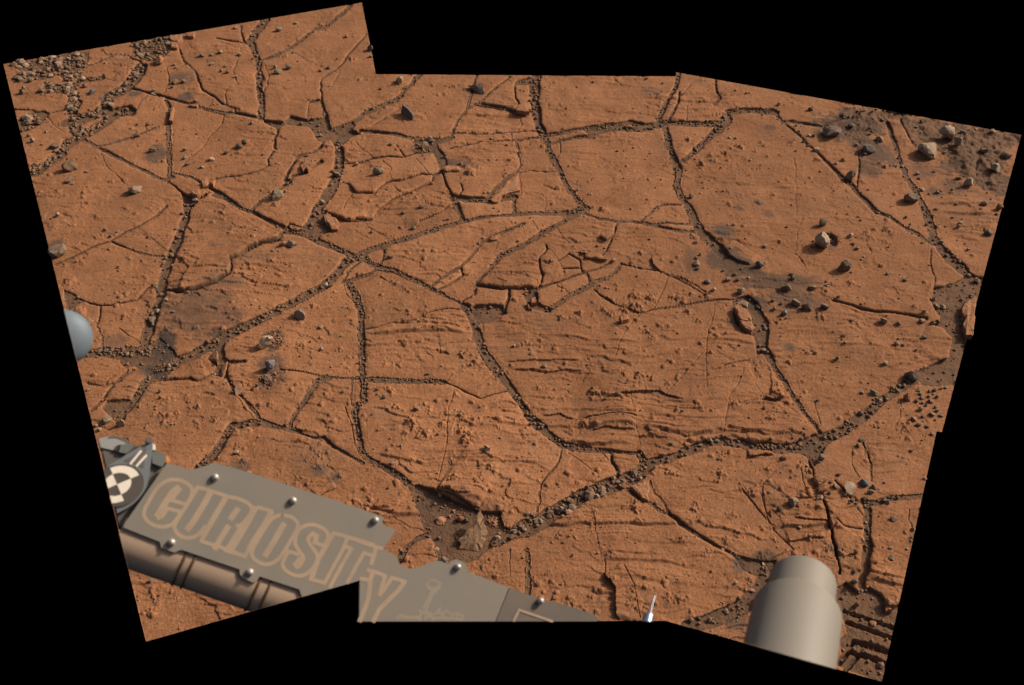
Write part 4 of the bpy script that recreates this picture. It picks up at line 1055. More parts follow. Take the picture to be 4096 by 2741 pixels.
BIG = [
 ('A',440,1050,40,32,'g','grey-brown stone with pale top on the left slab below gravel'),
 ('A',850,1190,36,27,'g','dark angular stone with a pale facet alone on the slab left of the sandy corner'),
 ('A',1000,385,24,26,'r','orange angular stone below the dark gravel patch at top left'),
 ('A',340,920,26,15,'d','low dark stone near the left edge below the gravel strips'),
 ('A',437,1132,20,14,'g','small rounded stone right below the pale-topped stone on the left slab'),
 ('A',958,942,22,16,'d','dark pointed stone in the grey dust patch on the upper left slab'),
 ('A',580,578,19,12,'b','bluish grey oblong stone on a small slab between gravel strips'),
 ('B',92,915,18,18,'g','round pale-topped stone, left one of a touching pair on the upper left slab'),
 ('B',122,893,16,17,'d','dark stone, right one of a touching pair on the upper left slab'),
 ('B',1095,505,21,22,'p','pale buff stone near the upper centre border, left of the ragged fracture'),
 ('B',330,1225,35,28,'g','large smooth brown stone at the lower end of the small broken-up fracture'),
 ('B',703,1092,21,25,'g','grey oval stone standing in the broad fracture left of centre'),
 ('B',612,1264,17,28,'p','tall pale stone standing lower in the broad fracture left of centre'),
 ('B',962,1080,34,26,'g','angular grey stone with a side spike on the slab right of the broad fracture'),
 ('B',420,1530,30,25,'g','grey wedge-shaped stone beside the rubble where fractures meet at centre left'),
 ('B',400,420,18,18,'g','grey faceted stone, rightmost of three close stones near the top'),
 ('B',335,453,23,14,'g','flat grey stone, lowest of three close stones near the top'),
 ('B',314,420,12,14,'p','pale pointed stone, uppermost of three close stones near the top'),
 ('B',340,185,19,13,'g','small stone lying alone on the topmost slab'),
 ('B',910,300,16,26,'d','dark stone at the notch edge of the upper terrain'),
 ('D',1078,1122,42,50,'p','tall pale craggy rock beside the dark hole on the right slab'),
 ('D',1220,1280,34,36,'g','dark faceted rock with a pale crest below the tall pale rock on the right slab'),
 ('D',1082,1006,20,28,'g','narrow upright grey stone above the tall pale rock on the right slab'),
 ('D',1252,722,27,28,'g','grey and pale stone lying in the thin fracture at upper right'),
 ('D',1046,542,18,20,'p','pale narrow stone tilted on the slab edge left of the dusty upper right hollow'),
 ('D',1140,450,50,20,'d','long low dark stone in the dusty hollow at upper right'),
 ('D',1372,545,36,30,'d','blocky grey-brown rock with a flat top in the dusty hollow at upper right'),
 ('D',1442,485,25,17,'g','flat stone just above the blocky rock at upper right'),
 ('D',1262,395,20,18,'g','rounded pale-faced stone above the long low dark stone at upper right'),
 ('D',688,1265,25,25,'d','dark angular stone at the bottom tip of the large oval slab'),
 ('D',717,1258,11,12,'p','small pale stone touching the dark stone at the tip of the large oval slab'),
 ('D',1258,1086,13,15,'p','small pale stone to the right of the tall pale rock'),
 ('D',858,1416,27,20,'g','brown block on the sandy patch above the row of rocks at right centre'),
 ('D',1020,1416,24,15,'g','flat tan stone right of the brown block on the sandy patch'),
 ('D',568,1436,22,22,'p','smooth pale cobble just above the blocky fracture at right centre'),
 ('D',918,1508,28,22,'g','lumpy tan stone, leftmost of the row of three rocks at right centre'),
 ('D',986,1537,33,24,'g','broad grey stone, middle of the row of three rocks at right centre'),
 ('D',1097,1530,24,23,'d','dark round stone, rightmost of the row of three rocks at right centre'),
 ('D',360,1378,20,13,'b','dark bluish pebble on the smooth ground left of the pale cobble'),
 ('I',370,553,19,18,'b','blue-black stone on the ground below the row of three rocks'),
 ('E',1020,245,52,50,'p','biggest pale angular boulder near the upper right corner, lit on its right face'),
 ('E',1102,296,28,28,'g','rounded mottled rock touching the right foot of the big pale boulder'),
 ('E',885,358,62,50,'p','broad tan block with a notched top in the upper right sand'),
 ('E',780,690,50,44,'g','smooth grey oval rock lying beside the straight fracture at right'),
 ('E',1362,482,32,32,'p','pale stone with a dark hollow on its right in the upper right sand'),
 ('E',1178,580,30,30,'p','pale pyramid-shaped stone at the lower edge of the right-hand sand sheet'),
 ('E',1284,360,27,26,'g','grey tilted stone in the middle of the upper right sand'),
 ('E',1442,388,34,22,'g','smooth low grey stone close to the right border in the sand'),
 ('E',1287,720,22,26,'p','pale upright stone on the slab below the right-hand sand sheet'),
 ('E',1395,752,22,26,'r','tan stone cut off by the right border'),
 ('E',1325,935,30,20,'d','brown stone with a dark hollow near the right border on the swirled slab'),
 ('E',1140,222,20,16,'b','low grey stone at the top right behind the big boulder'),
 ('F',48,322,48,40,'g','grey craggy rock at the left border in a patch of dark grit'),
 ('F',1352,892,44,42,'p','bright buff rock with dark foot sitting in a ring of gravel at left centre'),
 ('F',1386,1040,26,36,'b','smooth blue-grey oval stone standing below the bright buff rock'),
 ('F',1358,1122,24,14,'d','dark flat stone directly under the blue-grey oval stone'),
 ('F',245,765,27,22,'g','grey stone in a small hollow right of the pale blue cover'),
 ('F',1180,1200,24,26,'g','grey upright stone at the top of the thin fracture below the buff rock'),
 ('F',355,1378,28,25,'g','pale grey stone, left one of two above the arm joint'),
 ('F',446,1402,24,32,'g','egg-shaped grey stone, right one of two above the arm joint'),
 ('F',1462,275,22,17,'r','orange stone left of the grey wedge-shaped stone at centre left'),
 ('F',675,702,15,14,'p','small pale chip in the wide fracture left of the dark dust stains'),
 ('G',155,720,30,30,'g','dark stone with a tan flake attached, on the slab above the buff rock'),
 ('G',722,356,18,15,'g','small grey cobble on the slab right of the central crossing of fractures'),
 ('K',1095,302,18,18,'p','small craggy stone alone on the smooth slab above the sandy hollow'),
 ('K',930,745,21,22,'r','brown lump in the sandy hollow left of the upended slab'),
 ('K',806,763,32,11,'r','thin orange splinter lying in the sandy hollow'),
 ('K',825,1003,24,16,'d','dark craggy stone at the edge of the arm plate in the sandy hollow'),
 ('L',408,600,30,24,'g','largest tan stone in the broad gravel fracture at bottom centre'),
 ('L',224,687,17,22,'p','pale upright stone, left one of a pair in the broad gravel fracture'),
 ('L',250,697,15,20,'d','dark upright stone, right one of a pair in the broad gravel fracture'),
 ('L',1156,250,26,18,'g','smooth wedge-shaped stone at the upper end of the gravel fracture at bottom right'),
 ('L',1485,1226,20,22,'p','tan stone right beside the grey antenna'),
 ('M',780,335,30,32,'p','bright pale rock beside two dark stones at lower right'),
 ('M',872,306,27,18,'b','dark grey flat stone right of the bright pale rock at lower right'),
 ('M',933,329,16,16,'d','dark round stone, upper one of the two touching stones at lower right'),
 ('M',916,358,21,15,'g','brown flat stone, lower one of the two touching stones at lower right'),
 ('M',367,140,19,20,'g','rounded tan cobble left of the fracture crossing at lower right'),
 ('M',430,428,28,18,'g','tan lens-shaped stone under the cracked ledge at lower right'),
 ('M',341,463,17,17,'d','dark round stone left of the cracked ledge at lower right'),
 ('M',609,136,18,18,'p','pale angular stone in the rubble of the lower right crossing'),
 ('M',812,916,18,25,'d','dark upright stone at the foot of the sandy fracture above the wheel track'),
 ('M',822,1062,16,25,'r','orange upright chip in the sand above the wheel track'),
 ('M',926,1184,18,8,'r','small orange flake between the cleat marks of the wheel track'),
 ('M',716,1256,9,17,'p','narrow pale pebble between antenna and wheel track'),
 ('M',1057,526,19,14,'g','small brown stone on the slab near the lower right border'),
 ('I',1166,950,38,44,'d','large dark brown rock at the head of the gravel fracture on the right'),
 ('I',936,1052,24,20,'g','stone with a pale right face on the slab above the right gravel fracture'),
 ('I',1140,1082,22,24,'r','tan craggy stone at the lower edge of the right gravel fracture'),
 ('I',992,602,20,20,'g','grey stone in the shallow channel on the right slab'),
 ('I',1076,743,16,16,'p','small pale stone in the middle of the right slab'),
 ('J',400,1055,14,18,'g','small tan pebble on the ground under the arm tube'),
]
for c, x, y, rx, ry, mt, lb in BIG:
    k_ = .98 if c == 'E' else (1.2 if (c == 'F' and x > 1300) else 1.08)
    rock_at('stone', c, x, y, rx * k_, ry * k_, STONE_MATS[mt], lb, 'stone')

# smaller stones, by place
GROUPS = {
 'ul': ('small grey-brown stones on the upper left slabs', 'small grey-brown stone lying on the upper left slabs'),
 'tc': ('small stones on the slabs along the top', 'small brown stone lying on the slabs along the top border'),
 'ml': ('small stones on the slabs at left centre', 'small brown stone lying on the slabs at left centre'),
 'mc': ('small stones on the slabs around the centre', 'small brown stone lying on the slabs around the centre'),
 'ur': ('small stones on the dusty slabs at upper right', 'small grey stone on the dusty slabs at upper right'),
 'mr': ('small stones on the slabs at right centre', 'small brown stone lying on the slabs at right centre'),
 'br': ('small stones on the slabs at lower right', 'small tan stone lying on the slabs at lower right'),
 'bc': ('small stones on the slabs at bottom centre', 'small tan stone lying on the slabs at bottom centre'),
 'rg': ('stones scattered right of the gravel fracture by the right border', 'grey stone of the scatter between the right gravel fracture and the right border'),
}
SMALL = {
 'ul': [('A',205,885,15),('A',180,855,10),('A',285,830,9),('A',130,500,18),('A',195,503,18),('A',110,388,16),('A',135,580,18),('A',150,555,12),('A',1330,400,14),('A',1330,345,13),('A',1382,328,13),('A',1270,347,16),('A',1425,455,13),('A',1385,447,12),('A',1505,342,11),('A',1482,480,8),('A',1410,415,10),('A',965,570,12),('A',965,592,15),('A',780,568,14),('A',530,540,16),('A',520,497,16),('A',860,850,20),('A',1230,632,16),('A',1100,515,20),('A',1155,510,14),('A',1077,548,12),('A',930,780,12),('A',860,783,9),('A',1160,938,15),('A',1160,990,14),('A',1180,1027,16),('A',1270,1048,14),('A',1330,998,18),('A',1425,960,15),('A',1095,405,12),('A',1102,425,9),('A',365,1350,14),('A',660,1443,13),('A',735,1455,10),('A',700,1492,10),('A',1110,1435,13),('A',545,1075,10),('A',1225,1255,18),('A',430,432,15),('A',480,375,12),('A',430,368,12)],
 'tc': [('B',445,145,13),('B',762,230,14),('B',650,425,13),('B',600,440,12),('B',460,382,8),('B',430,330,9),('B',403,503,9),('B',70,480,9),('B',92,343,12),('B',62,175,14),('B',15,455,12),('B',705,370,7),('B',975,557,10),('B',915,355,11),('B',1192,478,10),('B',925,685,13),('B',655,540,6),('B',528,625,8)],
 'mc': [('B',1045,900,16),('B',825,1030,15),('B',595,850,15),('B',712,890,14),('B',168,775,11),('B',515,975,14),('B',387,1155,13),('B',408,1125,10),('B',920,1455,15),('B',1118,1332,13),('B',1235,1297,16),('B',1298,1150,12),('B',1180,1428,18),('B',1298,888,14),('B',1378,988,16),('B',1480,1025,14),('B',1400,1375,10),('C',262,475,10),('C',1050,555,9),('C',1510,845,14),('C',800,798,12),('C',440,558,10),('C',635,1240,11),('C',600,1150,9),('C',980,1235,14),('C',1025,1240,15),('C',640,1245,12),('C',208,1100,10),('C',178,1135,10),('G',290,797,15),('G',290,933,13),('G',610,1343,8),('G',640,1190,13),('G',683,1235,16),('G',428,1197,11),('G',418,850,9),('G',632,797,9),('G',918,720,9),('G',1048,1040,9),('G',1230,1028,10),('G',1288,1296,9),('G',960,1090,12),('G',885,1310,18),('G',320,530,15),('G',352,532,16),('G',480,540,18),('G',790,1540,9),('G',1020,1470,11),('H',1502,910,9),('H',90,912,10),('H',280,1040,18),('H',190,965,10),('H',1148,1322,9),('H',1075,1528,11),('H',433,1155,8),('H',740,1220,14),('H',660,1250,8),('H',320,382,12),('H',1340,562,13),('H',712,378,13)],
 'ml': [('F',865,580,9),('F',775,700,11),('F',725,632,18),('F',485,970,15),('F',1300,1165,13),('F',1410,1090,12),('F',690,1200,13),('F',1030,1097,13),('F',315,1440,13),('F',1250,470,8),('F',505,365,9),('F',432,420,9),('F',850,310,9),('F',615,230,8),('F',660,540,14),('F',672,570,16),('F',240,1190,10),('F',1320,665,8),('F',290,1415,12),('J',935,250,16),('J',1252,450,11),('J',1010,388,20),('J',80,105,12),('J',530,72,8),('J',455,1140,12),('J',1245,75,12)],
 'ur': [('E',555,280,26),('E',450,74,14),('E',508,85,11),('E',530,72,11),('E',510,126,12),('E',575,140,14),('E',402,82,12),('E',345,118,9),('E',308,128,9),('E',487,240,11),('E',485,200,10),('E',92,253,13),('E',65,248,12),('E',25,292,12),('E',58,320,12),('E',253,445,14),('E',300,420,15),('E',450,382,17),('E',515,362,12),('E',390,382,9),('E',850,155,16),('E',850,228,10),('E',815,190,12),('E',1015,362,12),('E',1055,368,9),('E',1245,515,8),('E',1220,410,8),('E',835,550,12),('E',825,515,12),('E',938,500,12),('E',858,628,13),('E',965,645,14),('E',1070,630,11),('E',1095,728,12),('E',957,760,15),('E',1065,825,9),('E',1125,860,16),('E',1110,885,16),('E',1380,800,13),('E',742,822,12),('E',618,820,16),('E',510,763,10),('E',540,790,10),('E',718,465,14),('E',685,412,12),('E',1115,550,13),('E',1095,553,10),('E',1335,693,9),('E',1310,650,8),('E',1180,1045,9),('E',1340,235,16),('E',1230,205,12),('E',75,65,17),('E',890,810,7),('E',1265,760,8),('E',985,995,18)],
 'mr': [('D',1110,1396,14),('D',280,538,13),('D',725,1152,16),('D',1275,1135,13),('D',1300,1165,14),('D',860,1030,9),('D',525,1018,9),('D',915,555,7),('D',500,472,10),('D',810,262,14),('D',1010,292,15),('D',1330,1235,9),('D',1490,1325,10),('D',890,1325,13),('D',893,1352,18),('D',620,1350,10),('D',1180,1470,11),('D',290,1262,22),('D',300,1290,14),('D',285,1130,16),('D',290,1225,12),('D',315,1205,12),('D',400,1425,16),('D',350,1455,14),('D',490,1362,16),('D',530,1330,16),('D',460,1305,12),('D',770,1495,13),('D',820,1512,12),('D',780,1545,16),('D',550,1365,14),('D',1270,1088,7),('D',255,842,17),('I',1090,618,17),('I',740,698,17),('I',1252,705,15),('I',1020,307,10),('I',585,1096,13),('I',705,838,15),('I',562,805,14),('I',550,785,9),('I',798,598,14),('I',860,1052,13),('I',755,735,8),('I',1200,785,10),('I',1090,712,8),('I',1005,870,14),('I',1310,465,14),('I',1320,505,15),('I',1290,455,10),('I',1410,372,12),('I',1335,600,10),('I',1238,605,18),('I',1300,612,12),('I',640,378,13),('I',1245,545,14),('I',1130,345,11),('I',550,130,16),('I',240,785,17),('I',255,650,13),('I',500,1275,10),('I',1100,1145,9)],
 'rg': [('I',1290,1105,16),('I',1212,1252,16),('I',1184,1216,18),('I',1225,1155,16),('I',1240,1115,12),('I',1230,1060,14),('I',1215,1035,12),('I',1205,1105,12),('I',1235,1085,14),('I',1330,1078,12),('I',1318,1145,10),('I',1300,1188,18),('I',1243,1200,11),('I',1300,1310,13),('I',1320,1222,8),('I',1280,1075,12),('I',1315,1035,13),('I',1355,1195,14),('I',1265,1265,13),('I',1385,1020,10),('I',1280,1045,10),('I',1330,1165,12),('I',1310,1060,10),('I',1435,940,9),('I',1355,1025,10),('I',1260,1130,10)],
 'br': [('M',598,390,17),('M',575,398,10),('M',1000,408,17),('M',1020,422,16),('M',695,320,20),('M',748,372,13),('M',665,290,12),('M',655,362,14),('M',1045,770,16),('M',1178,590,14),('M',1170,94,12),('M',1000,296,10),('M',885,445,14),('M',800,408,16),('M',825,425,11),('M',880,405,15),('M',885,548,11),('M',890,588,13),('M',1085,393,12),('M',590,168,9),('M',515,190,9),('M',470,580,12),('M',635,488,10),('M',230,1002,18),('M',690,1075,14),('M',835,65,15),('M',860,30,20),('M',855,975,14),('M',880,975,12),('M',1255,270,12),('M',1040,708,14),('M',1172,640,10),('M',640,455,13),('M',240,808,10),('M',855,1160,10),('M',925,425,12),('M',1022,385,12),('M',780,425,9),('M',1145,712,10),('M',715,245,14),('M',815,855,16)],
 'bc': [('L',1205,256,17),('L',865,342,17),('L',580,452,14),('L',156,708,21),('L',275,628,17),('L',290,686,13),('L',70,772,15),('L',720,493,17),('L',445,690,8),('L',920,273,12),('L',990,68,9),('L',1218,368,10),('L',1322,1146,12),('L',1257,335,6),('L',300,972,9),('L',820,645,13),('L',1240,938,12),('L',40,720,12),('L',18,715,14),('L',240,660,12),('L',475,580,12),('L',500,580,11),('L',1100,283,15),('L',985,315,12),('L',1500,50,14),('K',1245,858,20),('K',1262,820,17),('K',1298,785,15),('K',1330,812,16),('K',780,940,16),('K',965,757,18),('K',795,582,18),('K',475,550,9),('K',555,285,10),('K',375,90,9),('K',1050,42,9),('K',1300,800,10),('K',565,955,14),('K',1405,775,14),('K',1345,712,14),('K',1440,742,12),('K',925,88,13),('K',500,395,14)],
}
LANDMARKS = [('A',440,1050,'the pale-topped stone at far left'),('A',850,1190,'the dark angular stone left of the pointed slab'),('A',1000,385,'the orange stone under the top left gravel'),
 ('A',958,942,'the pointed stone in the dark dust patch'),('A',580,578,'the bluish stone between gravel strips'),('B',92,915,'the touching stone pair at upper left'),('B',1095,505,'the buff stone near the upper border'),
 ('B',330,1225,'the large smooth brown stone'),('B',703,1092,'the oval stone in the broad fracture'),('B',612,1264,'the tall pale stone in the broad fracture'),('B',962,1080,'the spiked grey stone'),('B',420,1530,'the grey wedge-shaped stone'),
 ('B',335,453,'the group of three stones near the top'),('B',340,185,'the lone stone on the topmost slab'),('D',1078,1122,'the tall pale craggy rock'),('D',1220,1280,'the dark faceted rock with pale crest'),('D',1252,722,'the stone in the thin right-hand crack'),
 ('D',1140,450,'the long low dark stone'),('D',1372,545,'the blocky flat-topped rock'),('D',688,1265,'the dark stone at the oval slab tip'),('D',986,1537,'the row of three rocks'),('D',568,1436,'the smooth pale cobble'),
 ('E',1020,245,'the biggest pale boulder'),('E',885,358,'the notched tan block'),('E',780,690,'the smooth grey oval rock'),('E',1362,482,'the pale stone with the hollow'),('E',1178,580,'the pyramid-shaped stone'),('E',1325,935,'the brown stone by the right border'),
 ('F',48,322,'the craggy rock at the left border'),('F',1352,892,'the bright buff rock'),('F',1386,1040,'the blue-grey oval stone'),('F',245,765,'the stone beside the pale blue cover'),('F',1180,1200,'the upright stone below the buff rock'),('F',446,1402,'the egg-shaped stone above the arm'),
 ('G',155,720,'the dark stone with a tan flake'),('G',722,356,'the cobble right of the central crossing'),('K',1095,302,'the craggy stone above the sandy hollow'),('K',1010,830,'the upended brown slab'),('L',408,600,'the largest tan gravel stone'),('L',235,690,'the upright pair in the gravel'),
 ('L',1156,250,'the wedge stone on the gravel fracture'),('L',1485,1226,'the tan stone by the antenna'),('M',780,335,'the bright pale rock at lower right'),('M',367,140,'the tan cobble at the lower right crossing'),('M',430,428,'the lens-shaped stone under the ledge'),('M',812,916,'the dark upright stone by the track'),
 ('I',1166,950,'the large dark brown rock'),('I',936,1052,'the stone on the slab above the right gravel'),('I',992,602,'the grey stone in the channel'),('I',1076,743,'the small pale stone mid right slab'),('I',120,580,'the wedged orange block'),('C',170,170,'the propped dark plate'),
 ('B',1140,710,'the standing grey plate'),('B',1252,918,'the craggy rock on the gravel pile'),('C',300,830,'the tongue-shaped fragment'),('C',880,1200,'the torn curled flake'),('C',850,915,'the fracture fork at the centre'),('H',590,1200,'the big knob on the layered slab'),('J',400,1055,'the pebble under the arm tube'),('L',725,570,'the smooth triangular plate'),
 ('G',550,1110,'the fracture crossing at lower left centre'),('B',225,745,'the foot of the top fracture'),('A',1070,1090,'the fork above the pointed slab'),('F',715,560,'the tail of the pointed slab')]
LMP = np.array([full(c, (x, y)) for c, x, y, n in LANDMARKS])
SEEN = {}
COLN = {'g': 'grey-brown', 'o': 'brown', 'p': 'pale', 'd': 'dark'}
def small_label(u, v, mt, r):
    dd = np.hypot(*(LMP - (u, v)).T)
    for k in np.argsort(dd)[:5]:
        dx, dy = u - LMP[k][0], v - LMP[k][1]
        a = math.degrees(math.atan2(-dy, dx)) % 360
        d8 = ['right of', 'up and right of', 'above', 'up and left of', 'left of', 'down and left of', 'below', 'down and right of'][int((a + 22.5) // 45) % 8]
        far_ = 'just ' if dd[k] < 60 else ('a little ' if dd[k] < 130 else ('' if dd[k] < 260 else 'well '))
        size = 'tiny' if r < 6.2 else 'small'
        lb = '%s %s stone %s%s %s' % (size, COLN[mt], far_, d8, LANDMARKS[k][3])
        if len(lb.replace('-', ' ').split()) <= 16 and lb not in SEEN:
            SEEN[lb] = 1
            return lb
    return None
VAR = [stone_mesh('small_stone', 500 + k, 2, 7, .10) for k in range(14)]
VARM = {}
def var_mesh(mt):
    k = random.randrange(len(VAR))
    if (mt, k) not in VARM:
        me = VAR[k].copy(); me.materials.append(STONE_MATS[mt]); VARM[(mt, k)] = me
    return VARM[(mt, k)]
nsmall = 0
for key, L in SMALL.items():
    gname, lb = GROUPS[key]
    for c, x, y, r in L:
        mt = random.choices('ggopd', (4, 3, 4, 2, 2))[0]
        ry = r * random.uniform(.72, .98)
        ff = full(c, (x, y))
        own = small_label(ff[0], ff[1], mt, r * CROPS[c][2])
        rock_at('small_stone', c, x, y, r * .95, ry, STONE_MATS[mt], own or lb, 'stone', gname, mesh=var_mesh(mt), rot=random.uniform(-.8, .8))
        nsmall += 1

# flat shards and upended plates
def shard(c, pts, base_h, thick, mat, label, tilt=0.0, name='rock_shard', cat='rock shard'):
    """a broken plate of rock lying on the terrain, its outline surveyed from the photo"""
    f = full(c, pts)
    f = densify(np.vstack([f, f[:1]]), 9)[:-1]
    cx, cy = f.mean(0)
    gx, gy, gz = place(cx, cy)
    base_h *= .55; thick *= .62
    zt = gz + base_h + thick
    g = on_ground(f, zt)
    n = len(g)
    jit = rng.normal(0, .0011, (n, 2))
    g = g + jit
    bm = bmesh.new()
    cen = g.mean(0)
    def zof(p, base): return base + tilt * (p[0] - cen[0])
    top = [bm.verts.new((p[0] - cen[0], p[1] - cen[1], zof(p, thick) + rng.normal(0, .0006))) for p in g]
    inn = [bm.verts.new(((p[0] - cen[0]) * .72, (p[1] - cen[1]) * .72, zof(cen + (p - cen) * .72, thick) + .0015 + rng.normal(0, .0008))) for p in g]
    bot = [bm.verts.new(((p[0] - cen[0]) * .97, (p[1] - cen[1]) * .97, zof(p, 0) - .012)) for p in g]
    for i in range(n):
        j = (i + 1) % n
        bm.faces.new((top[i], top[j], inn[j], inn[i]))
        pass
        bm.faces.new((bot[i], bot[j], top[j], top[i]))
    bm.faces.new(bot[::-1]); bm.faces.new(inn)
    bmesh.ops.recalc_face_normals(bm, faces=bm.faces)
    for fc in bm.faces: fc.smooth = False
    me = bpy.data.meshes.new(name); bm.to_mesh(me); bm.free()
    o = link(name, me, mat)
    o.location = (cen[0], cen[1], gz + base_h)
    tag(o, label, cat)
    return o
shard('B', [(478,1040),(500,995),(530,990),(578,1025),(545,1045),(520,1065),(505,1050),(490,1062)], .006, .012, M_RED, 'pointed orange slab fragment lying in the broken-up fracture at upper centre left')
shard('B', [(1365,1055),(1400,1035),(1440,1040),(1485,1055),(1470,1068),(1420,1066),(1390,1072)], .006, .010, M_RED, 'thin orange flake above the two narrow cracks right of upper centre')
shard('B', [(620,1345),(660,1355),(700,1375),(715,1400),(705,1440),(670,1435),(650,1400),(625,1385)], .004, .007, M_RED, 'ragged slab fragment in the rubble below the broad fracture')
shard('B', [(395,1412),(440,1405),(485,1435),(450,1442),(410,1432)], .004, .010, M_RED, 'small leaf-shaped flake at the left of the rubble at centre left')
shard('C', [(255,862),(285,830),(330,790),(360,750),(430,705),(437,800),(380,815),(330,835),(300,870),(275,875)], .004, .010, M_RED, 'tongue-shaped slab fragment with a rounded knobbly tip at upper centre')
shard('C', [(412,300),(430,265),(462,245),(490,295),(500,308),(450,305)], .006, .010, M_RED, 'triangular fragment beside the top centre fracture')
shard('C', [(945,1070),(990,1050),(1025,1060),(1035,1075),(1005,1095),(985,1105),(955,1090)], .004, .012, M_RED, 'small ragged plate left of the straight crack at centre')
shard('C', [(815,1175),(870,1180),(900,1195),(960,1215),(975,1235),(940,1230),(895,1222),(850,1222),(845,1205),(862,1195),(818,1190)], .006, .012, M_RED, 'torn curled flake with a dark gap under it near the centre')
shard('C', [(250,1105),(270,1085),(310,1075),(320,1090),(295,1110),(262,1115)], .003, .008, M_RED, 'small oval plate in the curved crack left of centre')
shard('F', [(980,990),(1010,975),(1045,940),(1060,1020),(1050,1028),(1025,1010)], .010, .008, M_RED, 'upturned thin shard with a bright edge in the fracture below the left gravel sweep', tilt=.5)
shard('F', [(1070,1060),(1090,1030),(1112,1015),(1105,1060),(1085,1110),(1072,1100)], .006, .009, M_RED, 'narrow thin shard right below the upturned one', tilt=.4)
shard('F', [(605,735),(660,730),(640,775),(628,765)], .006, .010, M_STONE, 'small triangular chip in the wide left fracture')
shard('F', [(150,680),(190,650),(222,670),(215,715),(185,730),(155,705)], .004, .014, M_RED, 'crusty orange fragment right above the pale blue cover')
shard('A', [(1075,672),(1092,670),(1078,755),(1062,755),(1066,715)], .008, .012, M_RED, 'bright narrow sliver standing in the upright fracture at upper left')
shard('A', [(1072,222),(1138,215),(1142,245),(1115,262),(1075,250)], .008, .016, M_RED, 'square orange block, upper one of the pair beside the dark gravel at the top left')
shard('A', [(1068,258),(1112,268),(1110,300),(1070,295)], .008, .016, M_RED, 'square orange block, lower one of the pair beside the dark gravel at the top left')
shard('A', [(1170,205),(1225,200),(1210,228),(1178,225)], .008, .016, M_RED, 'orange block by the top border right of the paired blocks')
shard('A', [(1195,1190),(1240,1180),(1262,1195),(1235,1220),(1205,1218)], .006, .014, M_RED, 'orange slab piece in the sandy corner above the pointed slab')
shard('A', [(1262,1140),(1300,1130),(1305,1165),(1272,1172)], .006, .012, M_RED, 'small square piece right above the sandy corner at left')
shard('A', [(1310,1140),(1350,1130),(1340,1165)], .006, .012, M_RED, 'small triangular piece at the right of the sandy corner at left')
shard('A', [(1185,655),(1240,655),(1235,668),(1190,665)], .006, .010, M_RED, 'thin flat flake on the horizontal crack at the upper left')
shard('H', [(188,615),(225,610),(228,645),(195,645)], .010, .012, M_RED, 'square orange chip in the gravel pit at centre')
shard('H', [(165,640),(185,660),(200,685),(178,680)], .008, .010, M_RED, 'curved sliver left of the square chip in the gravel pit')
shard('H', [(750,735),(800,725),(805,748),(760,758)], .006, .010, M_RED, 'thin grey-brown flake lying on the big layered slab')
shard('L', [(665,540),(782,508),(772,625),(735,610)], .004, .012, M_RED, 'smooth triangular plate between two cracks at bottom centre')
shard('L', [(580,535),(620,518),(655,550),(620,555)], .004, .010, M_RED, 'small flat plate left of the smooth triangular plate')
shard('I', [(62,515),(85,500),(140,530),(160,560),(168,600),(120,595),(95,590),(75,550)], .010, .026, M_RED, 'upper half of the split orange block wedged in the fracture at right', tilt=-.1)
shard('I', [(98,598),(168,605),(186,640),(170,658),(130,645),(105,625)], .010, .028, M_RED, 'lower half of the split orange block wedged in the fracture at right', tilt=-.1)
shard('I', [(75,490),(110,470),(145,485),(140,515),(105,505)], .012, .022, M_STONE, 'cracked brown block at the upper end of the wedged orange block')
shard('I', [(1500,495),(1575,448),(1558,690),(1515,690),(1500,620),(1512,580),(1490,545)], .004, .014, M_RED, 'rounded orange plate cut off by the right border in the dark sand')
shard('M', [(1010,1075),(1040,1070),(1042,1100),(1012,1100)], .006, .012, M_RED, 'small square plate near the right border above the wheel track')
shard('M', [(1005,1020),(1090,1000),(1085,1060),(1030,1065)], .004, .012, M_RED, 'broad flat plate at the right border above the wheel track')
shard('M', [(660,510),(690,505),(710,550),(670,560)], .006, .014, M_RED, 'tilted broken piece in the dark fracture at lower right', tilt=.3)
shard('M', [(590,310),(635,300),(625,340),(585,350)], .006, .014, M_RED, 'angular broken piece higher in the dark fracture at lower right', tilt=.2)
shard('M', [(560,240),(600,255),(635,280),(590,305),(570,280)], .006, .014, M_RED, 'dark-edged broken piece just below the lower right crossing', tilt=.2)
shard('E', [(820,400),(835,370),(940,395),(945,410)], .0, .006, M_RED, 'flat tan slab foot under the broad notched block at upper right')

